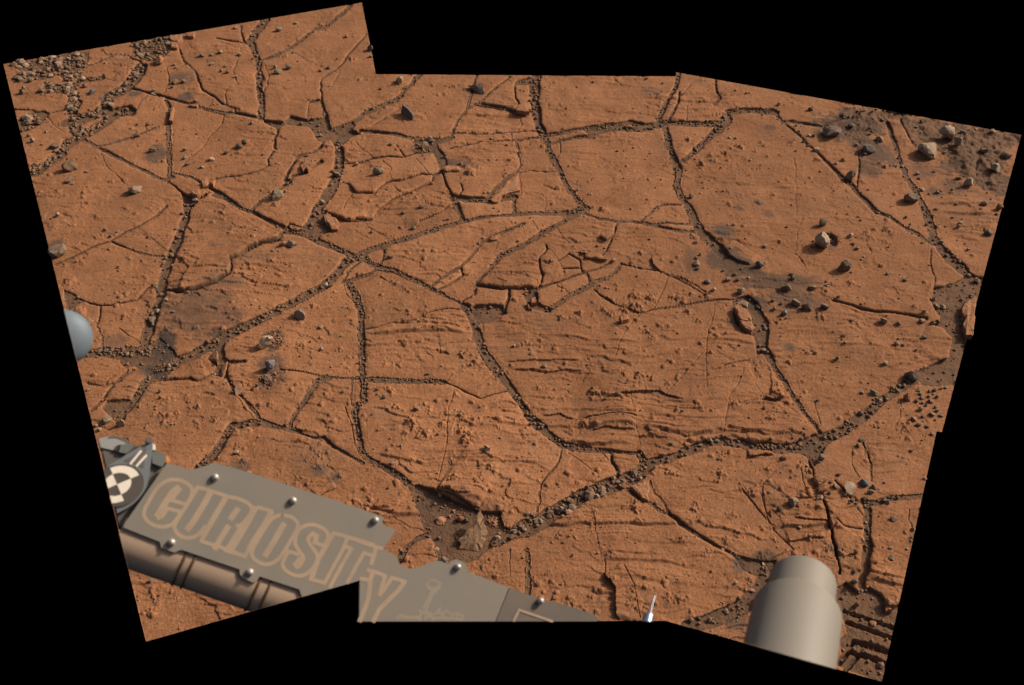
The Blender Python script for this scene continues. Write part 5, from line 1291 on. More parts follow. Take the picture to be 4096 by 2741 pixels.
# upended slab in the sandy hollow
def upended(c, pts, label, lean, thick, mat, name='upended_slab', lift=.02):
    """a plate standing on its lower edge and leaning back: outline measured on a leaning plane through its foot"""
    f = densify(np.vstack([full(c, pts), full(c, pts[:1])]), 10)[:-1]
    foot = f[f[:, 1].argmax()]
    gx, gy, gz = place(foot[0], foot[1])
    P0 = np.array([gx, gy, gz + .001])
    n = np.array([lean[0], lean[1], lean[2]], float); n /= np.linalg.norm(n)
    d = rays(f); o3 = np.array([0, 0, CAM_H])
    t = ((P0 - o3) @ n) / (d @ n)
    q = o3 + d * t[:, None]
    q = q + rng.normal(0, .0009, q.shape)
    cen = q.mean(0)
    bm = bmesh.new()
    a = [bm.verts.new(p - P0) for p in q]
    ring = [bm.verts.new((cen + (p - cen) * .6) - P0 + n * (thick * .10 + rng.normal(0, .0003))) for p in q]
    b = [bm.verts.new(cen + (p - cen) * .98 - n * thick - P0) for p in q]
    m = len(q)
    for i in range(m):
        j = (i + 1) % m
        bm.faces.new((a[i], a[j], ring[j], ring[i])); bm.faces.new((a[j], a[i], b[i], b[j]))
    bm.faces.new(b); bm.faces.new(ring)
    bmesh.ops.recalc_face_normals(bm, faces=bm.faces)
    me = bpy.data.meshes.new(name); bm.to_mesh(me); bm.free()
    o = link(name, me, mat); o.location = P0
    tag(o, label, 'rock slab')
    return o
upended('K', [(915,880),(945,850),(965,822),(1000,800),(1030,745),(1040,710),(1052,695),(1072,735),(1078,772),(1098,825),(1088,870),(1078,905),(1050,945),(1010,945),(960,935),(915,930),(935,905)],
        'large brown slab broken loose and tilted up in the sandy hollow beside the arm', (.03, -.52, .85), .018, M_SLABB)
upended('B', [(1103,700),(1110,655),(1135,672),(1160,695),(1178,725),(1177,758),(1150,750),(1108,722)],
        'thin grey plate standing on edge right of the ragged crack at top centre', (-.62, -.62, .35), .012, M_DARK, name='standing_plate')
upended('C', [(113,143),(150,137),(190,135),(205,150),(215,190),(205,203),(185,196),(150,178)],
        'dark wedge-shaped plate propped up near the top border at upper centre', (-.25, -.55, .75), .016, M_DARK, name='standing_plate')

# rough pile at the crusty stone right of upper centre
rock_at('stone', 'B', 1252, 918, 26, 28, M_PALE, 'craggy tan rock on a dark gravel pile at upper centre', 'stone')

# ------------------------------------------------------------------ pebbles in the fractures
PLACE = {'top': 'gravel fracture running down from the top border at the left', 'top2': 'thin pebble-lined cracks across the topmost slab', 'junction': 'sandy junction at upper centre left',
 'ragged': 'ragged crack left of the standing grey plate', 'plate': 'cracks around the propped plate at the top centre', 'middle': 'broad fracture left of the upper centre', 'diagonal': 'long diagonal fracture down to the centre',
 'block': 'broken-up crack of the upper left slabs', 'sweep': 'long curved fracture through the centre', 'leftsweep': 'gravel sweep down to the lower left', 'centre': 'wide fracture from the top border at the centre',
 'tongue': 'crack round the tongue-shaped fragment', 'crosswise': 'crosswise gravel crack at upper right of centre', 'righttop': 'gravel-choked cracks at upper right', 'rightlong': 'winding fracture left of the large oval slab',
 'topright': 'thin pebbly crack below the dusty upper right hollow', 'farright': 'straight sandy fracture near the right border', 'channel': 'shallow channel on the right slab', 'rightdiag': 'gravel fracture slanting to the right border',
 'lower': 'broad gravel fracture at bottom centre', 'blockcrack': 'fracture below the wedged orange block', 'bend': 'bending fracture along the big layered slab', 'lowerright': 'fracture down to the grey antenna',
 'plain': 'upright trench above the dark plate', 'dark': 'fractures at the lower right', 'middle2': 'crack above the crossing', 'crossing': 'cracks of the central crossing', 'pit': 'gravel pit at the centre', 'channel2': 'thin cracks over the layered slab',
 'upright': 'upright pebbly fracture left of the centre', 'leftlower': 'fractures above the arm', 'hollow': 'sandy hollow beside the arm', 'wide': 'wide fracture along the pointed slab', 'leftlong': 'long cracks of the upper left slabs',
 'gravel': 'gravel strips in the upper left corner', 'gravelb': 'coarse gravel patches in the far upper left corner', 'rightsand': 'dark sand by the right border', 'track': 'wheel-tracked sand in the lower right corner'}
cand = []
def size_px(n, base):
    return np.clip(rng.lognormal(math.log(base), .5, n), 1.7, 15)
for a, b, w, g, key in PEBSRC:
    L = float(np.hypot(*(b - a)))
    clump = (.25 + 1.1 * np.clip(pnoise(np.array([a[0] / 60.0]), np.array([a[1] / 60.0]), 77)[0] + .5, 0, 1.2)) * (.62 if w > 36 else 1.0)
    n = rng.poisson(L * max(w, 6) * g * clump / (150.0 if w > 14 else 200.0))
    if n == 0: continue
    t = rng.uniform(0, 1, n); s = rng.normal(0, .26, n) * w
    s = np.clip(s, -w * .5, w * .5)
    d = (b - a) / max(L, 1e-6); nn = np.array([-d[1], d[0]])
    P = a + t[:, None] * (b - a) + s[:, None] * nn
    base = 2.6 + min(w, 38) * .088
    for p, r in zip(P, np.minimum(size_px(n, base), max(3.2, w * .28))): cand.append((p[0], p[1], r, key))
def in_poly(p, poly):
    return inside(np.array([p[0]]), np.array([p[1]]), poly)[0]
for pts, D, g, key in POLY:
    lo, hi = pts.min(0), pts.max(0)
    A = (hi - lo).prod()
    n = int(A * g / 420.0)
    q = rng.uniform(lo, hi, (n, 2))
    ok = inside(q[:, 0], q[:, 1], pts)
    q = q[ok]
    base = {'gravel': 4.2, 'gravelb': 6.0}.get(key, 3.6)
    for p, r in zip(q, size_px(len(q), base)): cand.append((p[0], p[1], r, key))
# loose grit on the slabs, more of it at the top left and near fractures
q = rng.uniform((0, 0), (4096, 2741), (6500, 2))
q = q[inside(q[:, 0], q[:, 1], OUT)]
dens = fbm(q[:, 0] / 4096, q[:, 1] / 4096, 7, 3, 801)
q = q[dens > -.12]
for p, r in zip(q, np.clip(rng.lognormal(math.log(2.6), .5, len(q)), 1.6, 7.5)): cand.append((p[0], p[1], r, None))
# halo of gravel round the bright buff rock and dark stone
for (cc, x, y, rr, n) in (('F',1410,880,75,160),('F',1360,1130,60,60),('B',1240,930,55,120),('K',1130,760,55,220),('K',860,700,110,60),('D',1135,1110,45,60)):
    f = full(cc, [(x, y)])[0]
    q = f + rng.normal(0, rr * .42 * .64, (n, 2)) * [1, .8]
    for p, r in zip(q, size_px(n, 3.2)): cand.append((p[0], p[1], r, None))
C = [c for c in cand]
UV = np.array([(c[0], c[1]) for c in C])
okm = inside(UV[:, 0], UV[:, 1], OUT)
for du, dv_ in ((9, 0), (-9, 0), (0, 9), (0, -9)): okm &= inside(UV[:, 0] + du, UV[:, 1] + dv_, OUT)
C = [c for c, k in zip(C, okm) if k]
# the pebbles that show largest become individuals
order = sorted([i for i, c in enumerate(C) if c[3]], key=lambda i: -C[i][2])
NIND = max(0, 300 - nsmall) if nsmall < 300 else 0
NIND = max(NIND, 90)
solo = set(order[:NIND])
PVAR = [stone_mesh('pebble', 900 + k, 1, 6, .08, flat=True) for k in range(10)]
for me in PVAR: me.materials.append(M_PEB)
for i in order[:NIND]:
    u, v, r, key = C[i]
    gx, gy, gz = place(u, v)
    R = r * px_size(gx, gy)
    o = link('pebble', PVAR[random.randrange(10)], None)
    hz = R * random.uniform(.6, .95)
    o.scale = (R, R * random.uniform(.7, 1), hz)
    o.rotation_euler = (random.uniform(-.3, .3), random.uniform(-.3, .3), random.uniform(0, 6.28))
    o.location = (gx, gy, gz + hz * .45)
    tag(o, 'small brown pebble in the ' + PLACE[key], 'pebble', 'pebbles in the ' + PLACE[key])

def joined_stones(name, items, mat):
    """many tiny stones as one mesh"""
    base = []
    for k in range(8):
        r = np.random.default_rng(40 + k)
        bm = bmesh.new(); bmesh.ops.create_icosphere(bm, subdivisions=1, radius=1.0)
        P = np.array([v.co[:] for v in bm.verts]) 
        for _ in range(5):
            n = r.normal(size=3); n /= np.linalg.norm(n)
            P = P - np.clip(P @ n - r.uniform(.55, .85), 0, None)[:, None] * n
        F = np.array([[v.index for v in f.verts] for f in bm.faces]); bm.free()
        base.append((P * rng.uniform(.9, 1.1), F))
    Vs, Fs, off = [], [], 0
    for (u, v, r, _) in items:
        gx, gy, gz = place(u, v)
        R = r * px_size(gx, gy)
        P, F = base[rng.integers(8)]
        a = rng.uniform(0, 6.28); ca, sa = math.cos(a), math.sin(a)
        Q = P * [1, rng.uniform(.65, 1), rng.uniform(.55, .95)]
        Q = Q @ np.array([[ca, -sa, 0], [sa, ca, 0], [0, 0, 1]])
        Vs.append(Q * R + [gx, gy, gz + R * .32]); Fs.append(F + off); off += len(P)
    V = np.concatenate(Vs).astype(np.float32); F = np.concatenate(Fs).astype(np.int32)
    me = bpy.data.meshes.new(name)
    me.vertices.add(len(V)); me.vertices.foreach_set('co', V.ravel())
    me.loops.add(F.size); me.loops.foreach_set('vertex_index', F.ravel())
    me.polygons.add(len(F)); me.polygons.foreach_set('loop_start', np.arange(0, F.size, 3, dtype=np.int32)); me.polygons.foreach_set('loop_total', np.full(len(F), 3, np.int32))
    me.update(calc_edges=True)
    return link(name, me, mat)
m_gr = stone_material('fine_gravel', (.16, .100, .063), (.25, .162, .104), (.27, .13, .062), .8)
rest = [c for i, c in enumerate(C) if i not in solo]
gv = joined_stones('gravel', [c for c in rest if c[3]], m_gr)
tag(gv, 'fine brown gravel filling the fractures and hollows between the slabs', 'gravel', kind='stuff')
m_gt = stone_material('loose_grit', (.22, .115, .058), (.30, .15, .075), (.16, .09, .05), .6)
gt = joined_stones('grit', [c for c in rest if not c[3]], m_gt)
tag(gt, 'tiny loose grit scattered over the faces of the rock slabs', 'grit', kind='stuff')
print('stones', len(BIG), nsmall, 'pebbles', NIND, 'gravel', len(rest))

# ------------------------------------------------------------------ rover parts that reach into the view
ORI = np.array([0, 0, CAM_H])
class Plane:
    """a real plane in space, given by a point and a normal; sheets are measured on it and offset along it"""
    def __init__(self, u, v, dist, normal):
        d = rays(np.array([u, v])); d /= np.linalg.norm(d)
        self.p = ORI + d * dist
        self.n = np.array(normal, float); self.n /= np.linalg.norm(self.n)
    def at(self, f, off=0.0):
        d = rays(f); p = self.p + self.n * off
        t = ((p - ORI) @ self.n) / (d @ self.n)
        return ORI + d * t[..., None]

ARM = Plane(1100, 2150, 1.30, (.36, -.50, .79))
def empty(name, loc):
    o = bpy.data.objects.new(name, None); COL.objects.link(o); o.location = loc; o.empty_display_size = .05
    return o

def child(name, bm, mat, parent, smooth=False, sharp=35):
    for f in bm.faces: f.smooth = smooth
    root = parent
    while root.parent is not None: root = root.parent
    base = Vector(root.get('_o', (0, 0, 0)))
    bmesh.ops.translate(bm, verts=bm.verts, vec=-base)
    me = bpy.data.meshes.new(name); bm.to_mesh(me); bm.free()
    if smooth:
        try: me.set_sharp_from_angle(angle=math.radians(sharp))
        except Exception: pass
    return link(name, me, mat, parent)

def sheet(f, off, thick, plane=ARM, bev=.0008):
    """a plate whose front face has the surveyed outline"""
    bm = bmesh.new()
    a = plane.at(np.asarray(f, float), off)
    fr_ = [bm.verts.new(p) for p in a]
    face = bm.faces.new(fr_)
    if face.normal.dot(Vector(plane.n)) < 0: face.normal_flip()
    face.normal_update()
    r = bmesh.ops.extrude_face_region(bm, geom=[face])
    vs = [e for e in r['geom'] if isinstance(e, bmesh.types.BMVert)]
    bmesh.ops.translate(bm, verts=vs, vec=Vector(-plane.n * thick))
    bmesh.ops.recalc_face_normals(bm, faces=bm.faces)
    return bm

def ribbon(bm, f, w, off, plane=ARM, closed=False):
    """a painted line of apparent width w px along photo points f, as a flat strip just proud of the plate"""
    f = np.asarray(f, float)
    if closed: f = np.vstack([f, f[:1]])
    # smooth the corners a little
    d = np.diff(f, axis=0); L = np.hypot(*d.T); d = d / np.maximum(L, 1e-6)[:, None]
    n = len(f)
    nrm = []
    for i in range(n):
        if closed and i in (0, n - 1): t = d[0] + d[-1]; t0 = d[0]
        else:
            t = (d[max(i - 1, 0)] + d[min(i, n - 2)]); t0 = d[min(i, n - 2)]
        t = t / max(np.hypot(*t), 1e-6)
        m = np.array([-t[1], t[0]]); k = max(.45, abs(m @ np.array([-t0[1], t0[0]])))
        nrm.append(m / k)
    nrm = np.array(nrm)
    if not closed:
        f = f.copy(); f[0] -= d[0] * w * .35; f[-1] += d[-1] * w * .35
    A = plane.at(f + nrm * w / 2, off); B = plane.at(f - nrm * w / 2, off)
    va = [bm.verts.new(p) for p in A]; vb = [bm.verts.new(p) for p in B]
    for i in range(n - 1):
        bm.faces.new((va[i], va[i + 1], vb[i + 1], vb[i]))

def spline(p, n=6):
    """Catmull-Rom through the points"""
    p = np.asarray(p, float); q = np.vstack([2 * p[0] - p[1], p, 2 * p[-1] - p[-2]]); out = []
    for i in range(1, len(q) - 2):
        for k in range(n):
            t = k / n
            out.append(.5 * ((2 * q[i]) + (-q[i - 1] + q[i + 1]) * t + (2 * q[i - 1] - 5 * q[i] + 4 * q[i + 1] - q[i + 2]) * t * t + (-q[i - 1] + 3 * q[i] - 3 * q[i + 1] + q[i + 2]) * t ** 3))
    out.append(p[-1])
    return np.array(out)

def cut(bm, edges):
    """trim rover parts where the recorded view of the place ends"""
    for (a, b, keep) in edges:
        da = rays(np.array(a)); db = rays(np.array(b)); n = np.cross(da, db); n /= np.linalg.norm(n)
        k = rays(np.array(keep)) @ n
        if k < 0: n = -n
        g = bm.verts[:] + bm.edges[:] + bm.faces[:]
        r = bmesh.ops.bisect_plane(bm, geom=g, dist=1e-6, plane_co=Vector(ORI), plane_no=Vector(n), clear_inner=True)
        ed = [e for e in r['geom_cut'] if isinstance(e, bmesh.types.BMEdge)]
        if ed:
            try: bmesh.ops.holes_fill(bm, edges=ed)
            except Exception: pass
LEFT_EDGE = (tuple(OUT[0]), tuple(OUT[12]), (1500, 1500))
BOT_L = (tuple(OUT[12]), tuple(OUT[11]), (1000, 1800))
BOT_C = ((1437, 2486), (2660, 2485), (2000, 1800))
BOT_R = (tuple(OUT[9]), tuple(OUT[8]), (3000, 1800))

arm = empty('robotic_arm', Vector(ARM.p - ARM.n * .12))
arm['_o'] = tuple(arm.location)
tag(arm, 'grey instrument arm with CURIOSITY name plate, checker target disc and tan tube', 'robotic arm')
plate_pts = [(669,1851),(758,1878),(775,1878),(792,1873),(850,1855),(862,1853),(932,1870),(1350,2004),(1537,2069),(1530,2090),(1541,2104),(1586,2120),(1534,2197),(1588,2225),(1591,2240),(1598,2257),(1633,2276),(1665,2273),(1700,2260),(1735,2244),(1762,2244),(1792,2257),(1802,2245),(1820,2238),(1845,2243),(1863,2255),(1866,2270),(1872,2288),(2036,2350),(1981,2486),(1437,2486),(1439,2322),(1208,2388),(1197,2358),(1039,2306),(1027,2326),(1013,2331),(969,2313),(958,2294),(959,2278),(728,2200),(714,2203),(698,2211),(645,2192),(640,2172),(640,2168),(497,2112),(493,2108),(500,2092)]
plate = child('name_plate', sheet(plate_pts, 0, .005), M_PLATE, arm)
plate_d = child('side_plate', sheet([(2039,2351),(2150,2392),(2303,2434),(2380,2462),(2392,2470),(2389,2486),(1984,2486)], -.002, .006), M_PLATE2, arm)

S = 15.5
strokes = []          # (points, width)
def st(c, w, pts, curve=False):
    f = full(c, pts)
    if curve: f = spline(f)
    strokes.append((f, w))
# C
st('N', S, [(905,905),(870,960),(838,1005),(795,1045),(720,1066),(640,1056),(565,1018),(518,960),(516,895),(555,815),(640,672),(715,605),(790,574),(880,577),(955,608),(1010,662),(1012,725),(985,790),(945,832)], True)
st('N', S, [(945,832),(870,808),(798,786)])
st('N', S, [(798,786),(845,725),(888,670)]); st('N', 26, [(868,662),(810,705),(730,825),(655,945)]); st('N', S, [(660,975),(705,955),(758,872)], False)
st('N', S, [(758,872),(830,892),(905,908)])
# U
st('N', S, [(1072,652),(1000,775),(900,930),(845,1020),(832,1075),(868,1140),(945,1180),(1030,1172),(1100,1128),(1150,1060)], True)
st('N', S, [(1072,652),(1140,668),(1215,693),(1290,715),(1372,745)])
st('N', 25, [(1212,700),(1110,880),(1015,1030),(970,1085)])
st('N', 22, [(1365,765),(1250,960),(1140,1150)])
st('N', S, [(1140,1150),(1108,1215)])
# R
st('N', S, [(1108,1215),(1225,1250),(1300,1272),(1400,1310),(1568,1372)])
st('P', S, [(11,225),(90,238),(170,262),(240,295),(278,340),(272,395),(235,450),(190,505),(165,525)], True)
st('P', 23, [(62,455),(100,400),(132,360)]); st('P', 23, [(30,545),(-30,640),(-105,765)])
st('P', S, [(125,528),(175,545),(170,600)]); st('P', 25, [(150,585),(100,670),(35,775)])
# I
st('P', 21, [(318,350),(240,500),(150,650),(75,775)])
st('P', S, [(345,338),(420,358),(490,382)]); st('P', 22, [(478,395),(400,535),(300,690),(262,755)]); st('P', S, [(262,755),(205,852),(120,825),(0,788)])
# O
st('P', S, [(600,420),(690,440),(752,492),(758,555),(705,655),(620,795),(555,880),(480,926),(400,932),(322,893),(280,832),(300,752),(395,590),(475,475),(535,432),(602,420)], True)
st('P', 24, [(612,520),(520,680),(425,835)])
# S
st('P', S, [(740,640),(775,570),(830,535),(900,520),(975,535),(1045,575),(1077,625),(1070,685),(1035,740)], True)
st('P', S, [(1035,740),(985,725),(930,706)])
st('P', 20, [(945,690),(955,640),(920,620)], False); st('P', S, [(910,618),(870,668),(895,735),(950,810),(972,880),(935,955),(870,1022),(800,1052),(715,1045),(640,1002),(602,945),(618,885),(662,802)], True)
st('P', S, [(662,802),(710,812),(762,830)]); st('P', 22, [(785,880),(745,940)]); st('P', S, [(730,930),(760,965),(805,915),(818,860),(780,800),(735,725),(742,640)], True)
# I
st('P', 20, [(1120,630),(1050,750),(975,880),(905,1080)]); st('P', S, [(1135,608),(1200,625),(1285,650)]); st('P', S, [(893,1090),(965,1108),(1042,1130)]); st('P', S, [(1042,1128),(1130,965),(1235,775),(1275,670)])
# T
st('P', S, [(1285,650),(1430,692),(1550,732)]); st('Q', S, [(225,22),(460,100),(600,150),(690,170)]); st('P', S, [(1245,742),(1322,770)]); st('P', S, [(1322,770),(1215,955),(1120,1130),(1098,1172)]); st('P', S, [(1450,818),(1365,965),(1280,1122)]); st('P', S, [(1450,815),(1528,842)])
st('Q', 17, [(598,165),(570,280),(530,410)])
# Y
st('Q', S, [(480,512),(620,552),(745,600)]); st('Q', 18, [(545,565),(515,660),(500,800),(482,950),(440,1080),(385,1215),(350,1300)]); st('Q', S, [(365,645),(500,668)])
st('Q', 16, [(745,605),(700,740),(665,870)]); st('Q', 17, [(845,640),(740,790),(660,895)]); st('Q', S, [(848,628),(950,660),(1055,692)]); st('Q', 18, [(1045,700),(950,830),(800,975),(650,1130),(560,1305)])
lbm = bmesh.new()
for i, (f, w) in enumerate(strokes): ribbon(lbm, f, w, -.00000 + .00008 + .000002 * i)
letters = child('lettering', lbm, M_LETTER, plate)
letters['label'] = 'tan outlined capital letters CURIOSITY running along the plate'
dbm = bmesh.new()
dl = [[(1420,665),(1510,672),(1605,715),(1590,790),(1480,835),(1395,760),(1420,665)], [(1405,770),(1500,800),(1590,760)], [(1460,800),(1480,860),(1530,860),(1560,800)], [(1460,870),(1400,1000),(1345,1110)], [(1505,870),(1430,1020),(1390,1120)], [(1285,1140),(1340,1180),(1385,1150),(1375,1290)],
      [(925,1262),(1000,1212),(1120,1245),(1265,1240)], [(1000,1245),(1260,1265)], [(1390,1165),(1500,1205),(1560,1170),(1600,1105),(1590,1180),(1640,1195),(1710,1140),(1770,1195),(1860,1180),(1960,1225),(1935,1295)], [(1400,1230),(1520,1260),(1640,1255),(1780,1265),(1930,1280)], [(1300,1180),(1290,1290)], [(1420,1190),(1500,1290)], [(1650,1215),(1700,1290)], [(1800,1210),(1760,1270)], [(1860,1200),(1870,1285)]]
for i, pts in enumerate(dl): ribbon(dbm, full('Q', pts), 9.5, .00008 + .000002 * i)
emb = child('rover_emblem', dbm, M_FAINT, plate)
emb['label'] = 'faint tan line drawing of a small rover right of the lettering'
fbm_ = bmesh.new()
ribbon(fbm_, full('R', [(455,684),(515,560)]), 10, -.0013); ribbon(fbm_, full('R', [(512,556),(700,620),(905,690)]), 10, -.00125)
child('marking_line', fbm_, M_LETTER, plate_d)

def bolt(u, v, par, r=.0043):
    p = ARM.at(np.array([[u, v]]), .0)[0]
    bm = bmesh.new()
    q = Vector(ARM.n).to_track_quat('Z', 'Y').to_matrix().to_4x4()
    bmesh.ops.create_uvsphere(bm, u_segments=16, v_segments=10, radius=r, matrix=Matrix.Translation(Vector(p + ARM.n * r * .75)) @ q @ Matrix.Diagonal((1, 1, .95, 1)))
    bmesh.ops.create_cone(bm, cap_ends=True, segments=16, radius1=r * 1.05, radius2=r * 1.0, depth=r * .8, matrix=Matrix.Translation(Vector(p + ARM.n * r * .42)) @ q)
    # hex socket
    bmesh.ops.create_cone(bm, cap_ends=True, segments=6, radius1=r * .30, radius2=r * .30, depth=r * .1, matrix=Matrix.Translation(Vector(p + ARM.n * r * 1.72)) @ q)
    child('bolt', bm, M_BOLT, par, True, 50)
for u, v in ((860,1911),(1171,2004),(1500,2082),(686,2171),(999,2290),(1829,2269)): bolt(u, v, plate)
bolt(2160, 2405, plate_d)

# tan tube behind the plate with tie cords and clips
def tube_between(A, B, R, seg=40, rings=2, cap=True):
    bm = bmesh.new()
    d = Vector(B - A); L = d.length; q = d.to_track_quat('Z', 'Y').to_matrix().to_4x4()
    bmesh.ops.create_cone(bm, cap_ends=cap, segments=seg, radius1=R, radius2=R, depth=L, matrix=Matrix.Translation(Vector((A + B) / 2)) @ q)
    return bm
tdir = np.array([504., 179.]); tdir /= np.hypot(*tdir); tper = np.array([tdir[1], -tdir[0]])
RT = .030
def tube_axis(u_, off=-.034):
    base = np.array([516., 2262.]) + tdir * u_
    r_px = RT / (1.36 / FPX)
    return ARM.at((base + tper * r_px)[None], off)[0]
tA, tB = tube_axis(-80), tube_axis(760)
bm = tube_between(tA, tB, RT, 48)
cut(bm, [LEFT_EDGE, BOT_L])
tube = child('arm_tube', bm, M_TUBE, arm, True, 40)
def ring_at(u_, w=.0016, tilt=0.0):
    c = tube_axis(u_); d = Vector(tB - tA).normalized()
    q = d.to_track_quat('Z', 'Y').to_matrix().to_4x4()
    bm = bmesh.new(); n = 48; m = 8
    vs = []
    for i in range(n):
        a = 2 * math.pi * i / n
        row = []
        for k in range(m):
            b = 2 * math.pi * k / m
            rr = RT + .0004 + w * math.cos(b)
            row.append(bm.verts.new((rr * math.cos(a), rr * math.sin(a), w * math.sin(b))))
        vs.append(row)
    for i in range(n):
        for k in range(m):
            bm.faces.new((vs[i][k], vs[(i + 1) % n][k], vs[(i + 1) % n][(k + 1) % m], vs[i][(k + 1) % m]))
    bm.transform(Matrix.Translation(Vector(c)) @ q)
    cut(bm, [LEFT_EDGE, BOT_L])
    bmesh.ops.recalc_face_normals(bm, faces=bm.faces)
    return bm
for px_ in (195, 232, 502, 545):
    child('tie_cord', ring_at(px_), M_BAND, tube, True)
child('cord_clip', sheet(full('J', [(552,872),(600,860),(625,872),(610,905),(560,900)]), -.010, .012), M_BLACK, tube)
child('cord_clip', sheet(full('J', [(1048,1058),(1085,1040),(1105,1050),(1100,1095),(1062,1085)]), -.010, .012), M_BLACK, tube)

# joint assembly left of the plate
hous = sheet(full('N', [(75,245),(330,285),(420,215),(600,250),(740,330),(760,400),(720,450),(285,1060),(250,1040),(215,860)]), -.014, .05)
cut(hous, [LEFT_EDGE])
child('joint_housing', hous, M_BODY, arm)
box = sheet(full('N', [(595,270),(640,262),(745,318),(745,380),(700,440),(600,400)]), -.008, .02)
child('connector_box', box, M_BODY2, arm)
child('orange_cap', sheet(full('N', [(735,318),(765,325),(785,355),(780,392),(755,402),(738,375)]), -.010, .016), M_ORANGE, arm)
# pale cylinder at the back, seen as a shallow drum
drum = sheet(spline(full('N', [(40,150),(85,132),(160,118),(250,125),(330,160),(385,200)])).tolist() + full('N', [(300,300),(190,265),(60,235)]).tolist(), -.012, .03)
cut(drum, [LEFT_EDGE]); child('motor_drum', drum, plain('pale_grey_drum', (.30, .285, .25), .45, .2, .08, 20, 0), arm)
rimb = bmesh.new(); ribbon(rimb, spline(full('N', [(150,128),(230,126),(310,155),(378,198)])), 5, -.0110); cut(rimb, [LEFT_EDGE]); child('drum_rim', rimb, M_BODY, arm)
slot = sheet(full('N', [(190,265),(235,210),(275,205),(250,280)]), -.0105, .006); child('drum_slot', slot, M_BLACK, arm)
child('drum_bracket', sheet(full('N', [(270,210),(340,195),(420,220),(330,300),(250,285)]), -.009, .008), M_BODY2, arm)
# bracket: teardrop frame, apex at top, round at the bottom
disc_c = np.array([240., 632.]); ea = np.array([262., -90.]); eb = np.array([-74., -205.])
def ell(t, k=1.0): return disc_c + k * (math.cos(t) * ea + math.sin(t) * eb)
outer = spline(full('N', [(130,430),(300,330),(470,225),(530,190),(545,160),(570,148),(600,165),(605,200),(598,300),(580,430),(562,560),(535,660),(470,755),(370,850),(230,925)]), 5)
inner = spline(full('N', [(222,880),(330,830),(440,740),(505,650),(530,540),(520,470)]), 5)
fb = sheet(outer.tolist() + full('N', [(225,885),(180,740),(120,500)]).tolist(), -.004, .010)
cut(fb, [LEFT_EDGE])
bracket = child('target_bracket', fb, M_FRAME, arm)
tri = sheet(full('N', [(300,375),(420,305),(530,235),(540,255),(525,340),(510,445),(485,440),(430,405)]), -.0034, .003)
child('bracket_opening', tri, M_BODY, bracket)
for a, b in (((372,405),(480,275)), ((435,428),(535,320))):
    sb = bmesh.new(); ribbon(sb, full('N', [a, b]), 9, -.0026); child('bracket_strut', sb, M_WHITE, bracket)
dt = sheet([full('N', [ell(2 * math.pi * k / 64, 1.0)])[0] for k in range(64)], -.0018, .006)
cut(dt, [LEFT_EDGE])
disc = child('target_disc', dt, M_DISC, arm)
c2 = np.array([230., 622.]); fa = np.array([230., -97.]); fb2 = np.array([-72., -170.])
def tp(t, k): return c2 + k * (math.cos(t) * fa + math.sin(t) * fb2)
def sector(t0, t1, k0, k1):
    n = 14
    o_ = [tp(t0 + (t1 - t0) * i / n, k1) for i in range(n + 1)]
    i_ = [tp(t1 + (t0 - t1) * i / n, k0) for i in range(n + 1)] if k0 > .01 else [c2]
    return full('N', o_ + i_)
H_ = math.pi / 2
for (t0, t1, k0, k1) in ((0, H_, .62, 1.0), (-H_, 0, 0, .62), (H_, 2 * H_, 0, .62), (2 * H_, 3 * H_, .62, 1.0)):
    b_ = sheet(sector(t0, t1, k0, k1), -.0012, .0005); cut(b_, [LEFT_EDGE]); child('target_quadrant', b_, M_WHITE, disc)
pin = bmesh.new(); pp = ARM.at(full('N', [(563,160)]), -.002)[0]
bmesh.ops.create_cone(pin, cap_ends=True, segments=16, radius1=.0042, radius2=.0036, depth=.006, matrix=Matrix.Translation(Vector(pp)) @ Vector(ARM.n).to_track_quat('Z', 'Y').to_matrix().to_4x4())
child('bracket_pin', pin, M_BODY, bracket, True)
child('bracket_tab', sheet(full('N', [(598,185),(632,215),(635,262),(602,262)]), -.006, .006), M_WHITE, bracket)

# grey antenna: two telescoped cylinders pointing away from the camera
def ray_pt(c, x, y, dist):
    d = rays(full(c, [(x, y)])[0]); return ORI + d / np.linalg.norm(d) * dist
far = ray_pt('M', 492, 905, 1.155); near = ray_pt('M', 395, 1420, 1.06)
ax = near - far; Lax = np.linalg.norm(ax); ax /= Lax
def lathe(prof, A, axis, seg=72):
    """profile of (distance along the axis, radius)"""
    bm = bmesh.new(); q = Vector(axis).to_track_quat('Z', 'Y').to_matrix().to_4x4()
    rows = []
    for z, r in prof:
        rows.append([bm.verts.new((r * math.cos(2 * math.pi * i / seg), r * math.sin(2 * math.pi * i / seg), z)) for i in range(seg)])
    for a, b in zip(rows[:-1], rows[1:]):
        for i in range(seg):
            bm.faces.new((a[i], a[(i + 1) % seg], b[(i + 1) % seg], b[i]))
    bm.faces.new(rows[0][::-1]); bm.faces.new(rows[-1])
    bm.transform(Matrix.Translation(Vector(A)) @ q)
    bmesh.ops.recalc_face_normals(bm, faces=bm.faces)
    return bm
ant = empty('antenna', Vector(near)); ant['_o'] = tuple(ant.location)
tag(ant, 'warm grey cylindrical antenna of two stepped sections at the bottom right', 'antenna')
RS, RB = .0345, .0440
fil = .007
prof = [(fil * (1 - math.sin(t)), RS - fil * (1 - math.cos(t))) for t in np.linspace(math.pi / 2, 0, 7)] + [(Lax * .62, RS)]
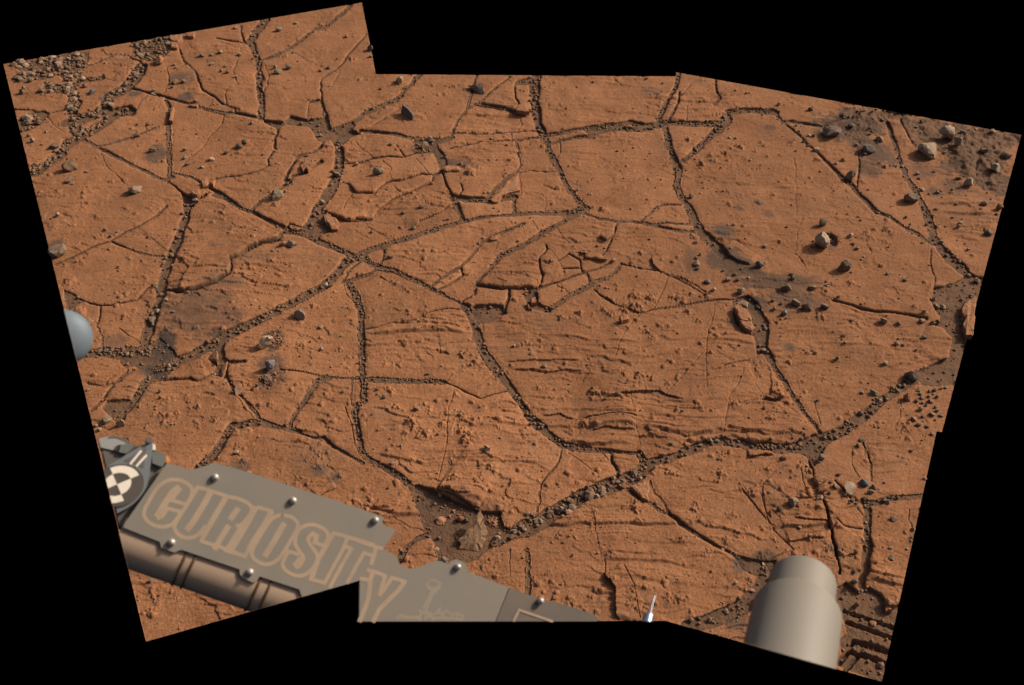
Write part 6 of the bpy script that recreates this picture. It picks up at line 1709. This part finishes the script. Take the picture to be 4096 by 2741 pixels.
b_ = lathe(prof, far, ax); child('antenna_tip', b_, M_ANT, ant, True, 30)
z0 = Lax * .42
fil2 = .004
prof = [(z0, RS + .0005)] + [(z0 + fil2 * (1 - math.sin(t)), RB - fil2 * (1 - math.cos(t))) for t in np.linspace(math.pi / 2, 0, 6)] + [(Lax * 1.6, RB)]
b_ = lathe(prof, far, ax); cut(b_, [BOT_R]); child('antenna_body', b_, M_ANT, ant, True, 30)

# bright steel pin
pinr = empty('metal_pin', Vector(ray_pt('X', 2589, 2477, 1.1))); pinr['_o'] = tuple(pinr.location)
tag(pinr, 'thin polished steel pin with a stepped shaft and dark blue collar at the bottom border', 'pin')
p0 = ray_pt('X', 2620, 2383, 1.12); p1 = ray_pt('X', 2608, 2421, 1.115); p2 = ray_pt('X', 2597, 2470, 1.11); p3 = ray_pt('X', 2586, 2500, 1.105)
child('pin_tip', tube_between(p0, p1, 4.0 * 1.12 / FPX, 20), M_STEEL, pinr, True)
child('pin_shaft', tube_between(p1, p2, 5.4 * 1.12 / FPX, 20), M_STEEL, pinr, True)
b_ = tube_between(ray_pt('X', 2594, 2466, 1.112), p3, 21 * 1.1 / FPX, 28); cut(b_, [BOT_C]); child('pin_collar', b_, M_COLLAR, pinr, True)

# pale blue rounded cover at the left border
cov = empty('instrument_cover', Vector(ray_pt('F', 85, 862, 1.25))); cov['_o'] = tuple(cov.location)
tag(cov, 'pale blue-grey rounded cover cut off by the left border', 'rover cover')
cc = ray_pt('F', 82, 862, 1.25); Rc = 160 * .63776 * 1.25 / FPX
b_ = bmesh.new()
bmesh.ops.create_uvsphere(b_, u_segments=56, v_segments=32, radius=Rc)
vd = Vector(cc - ORI).normalized()
b_.transform(Matrix.Translation(Vector(cc)) @ vd.to_track_quat('Z', 'Y').to_matrix().to_4x4() @ Matrix.Diagonal((1, 1, .55, 1)))
cut(b_, [LEFT_EDGE]); child('cover_shell', b_, M_SKYBLUE, cov, True, 60)
for o in bpy.data.objects:
    if '_o' in o: del o['_o']
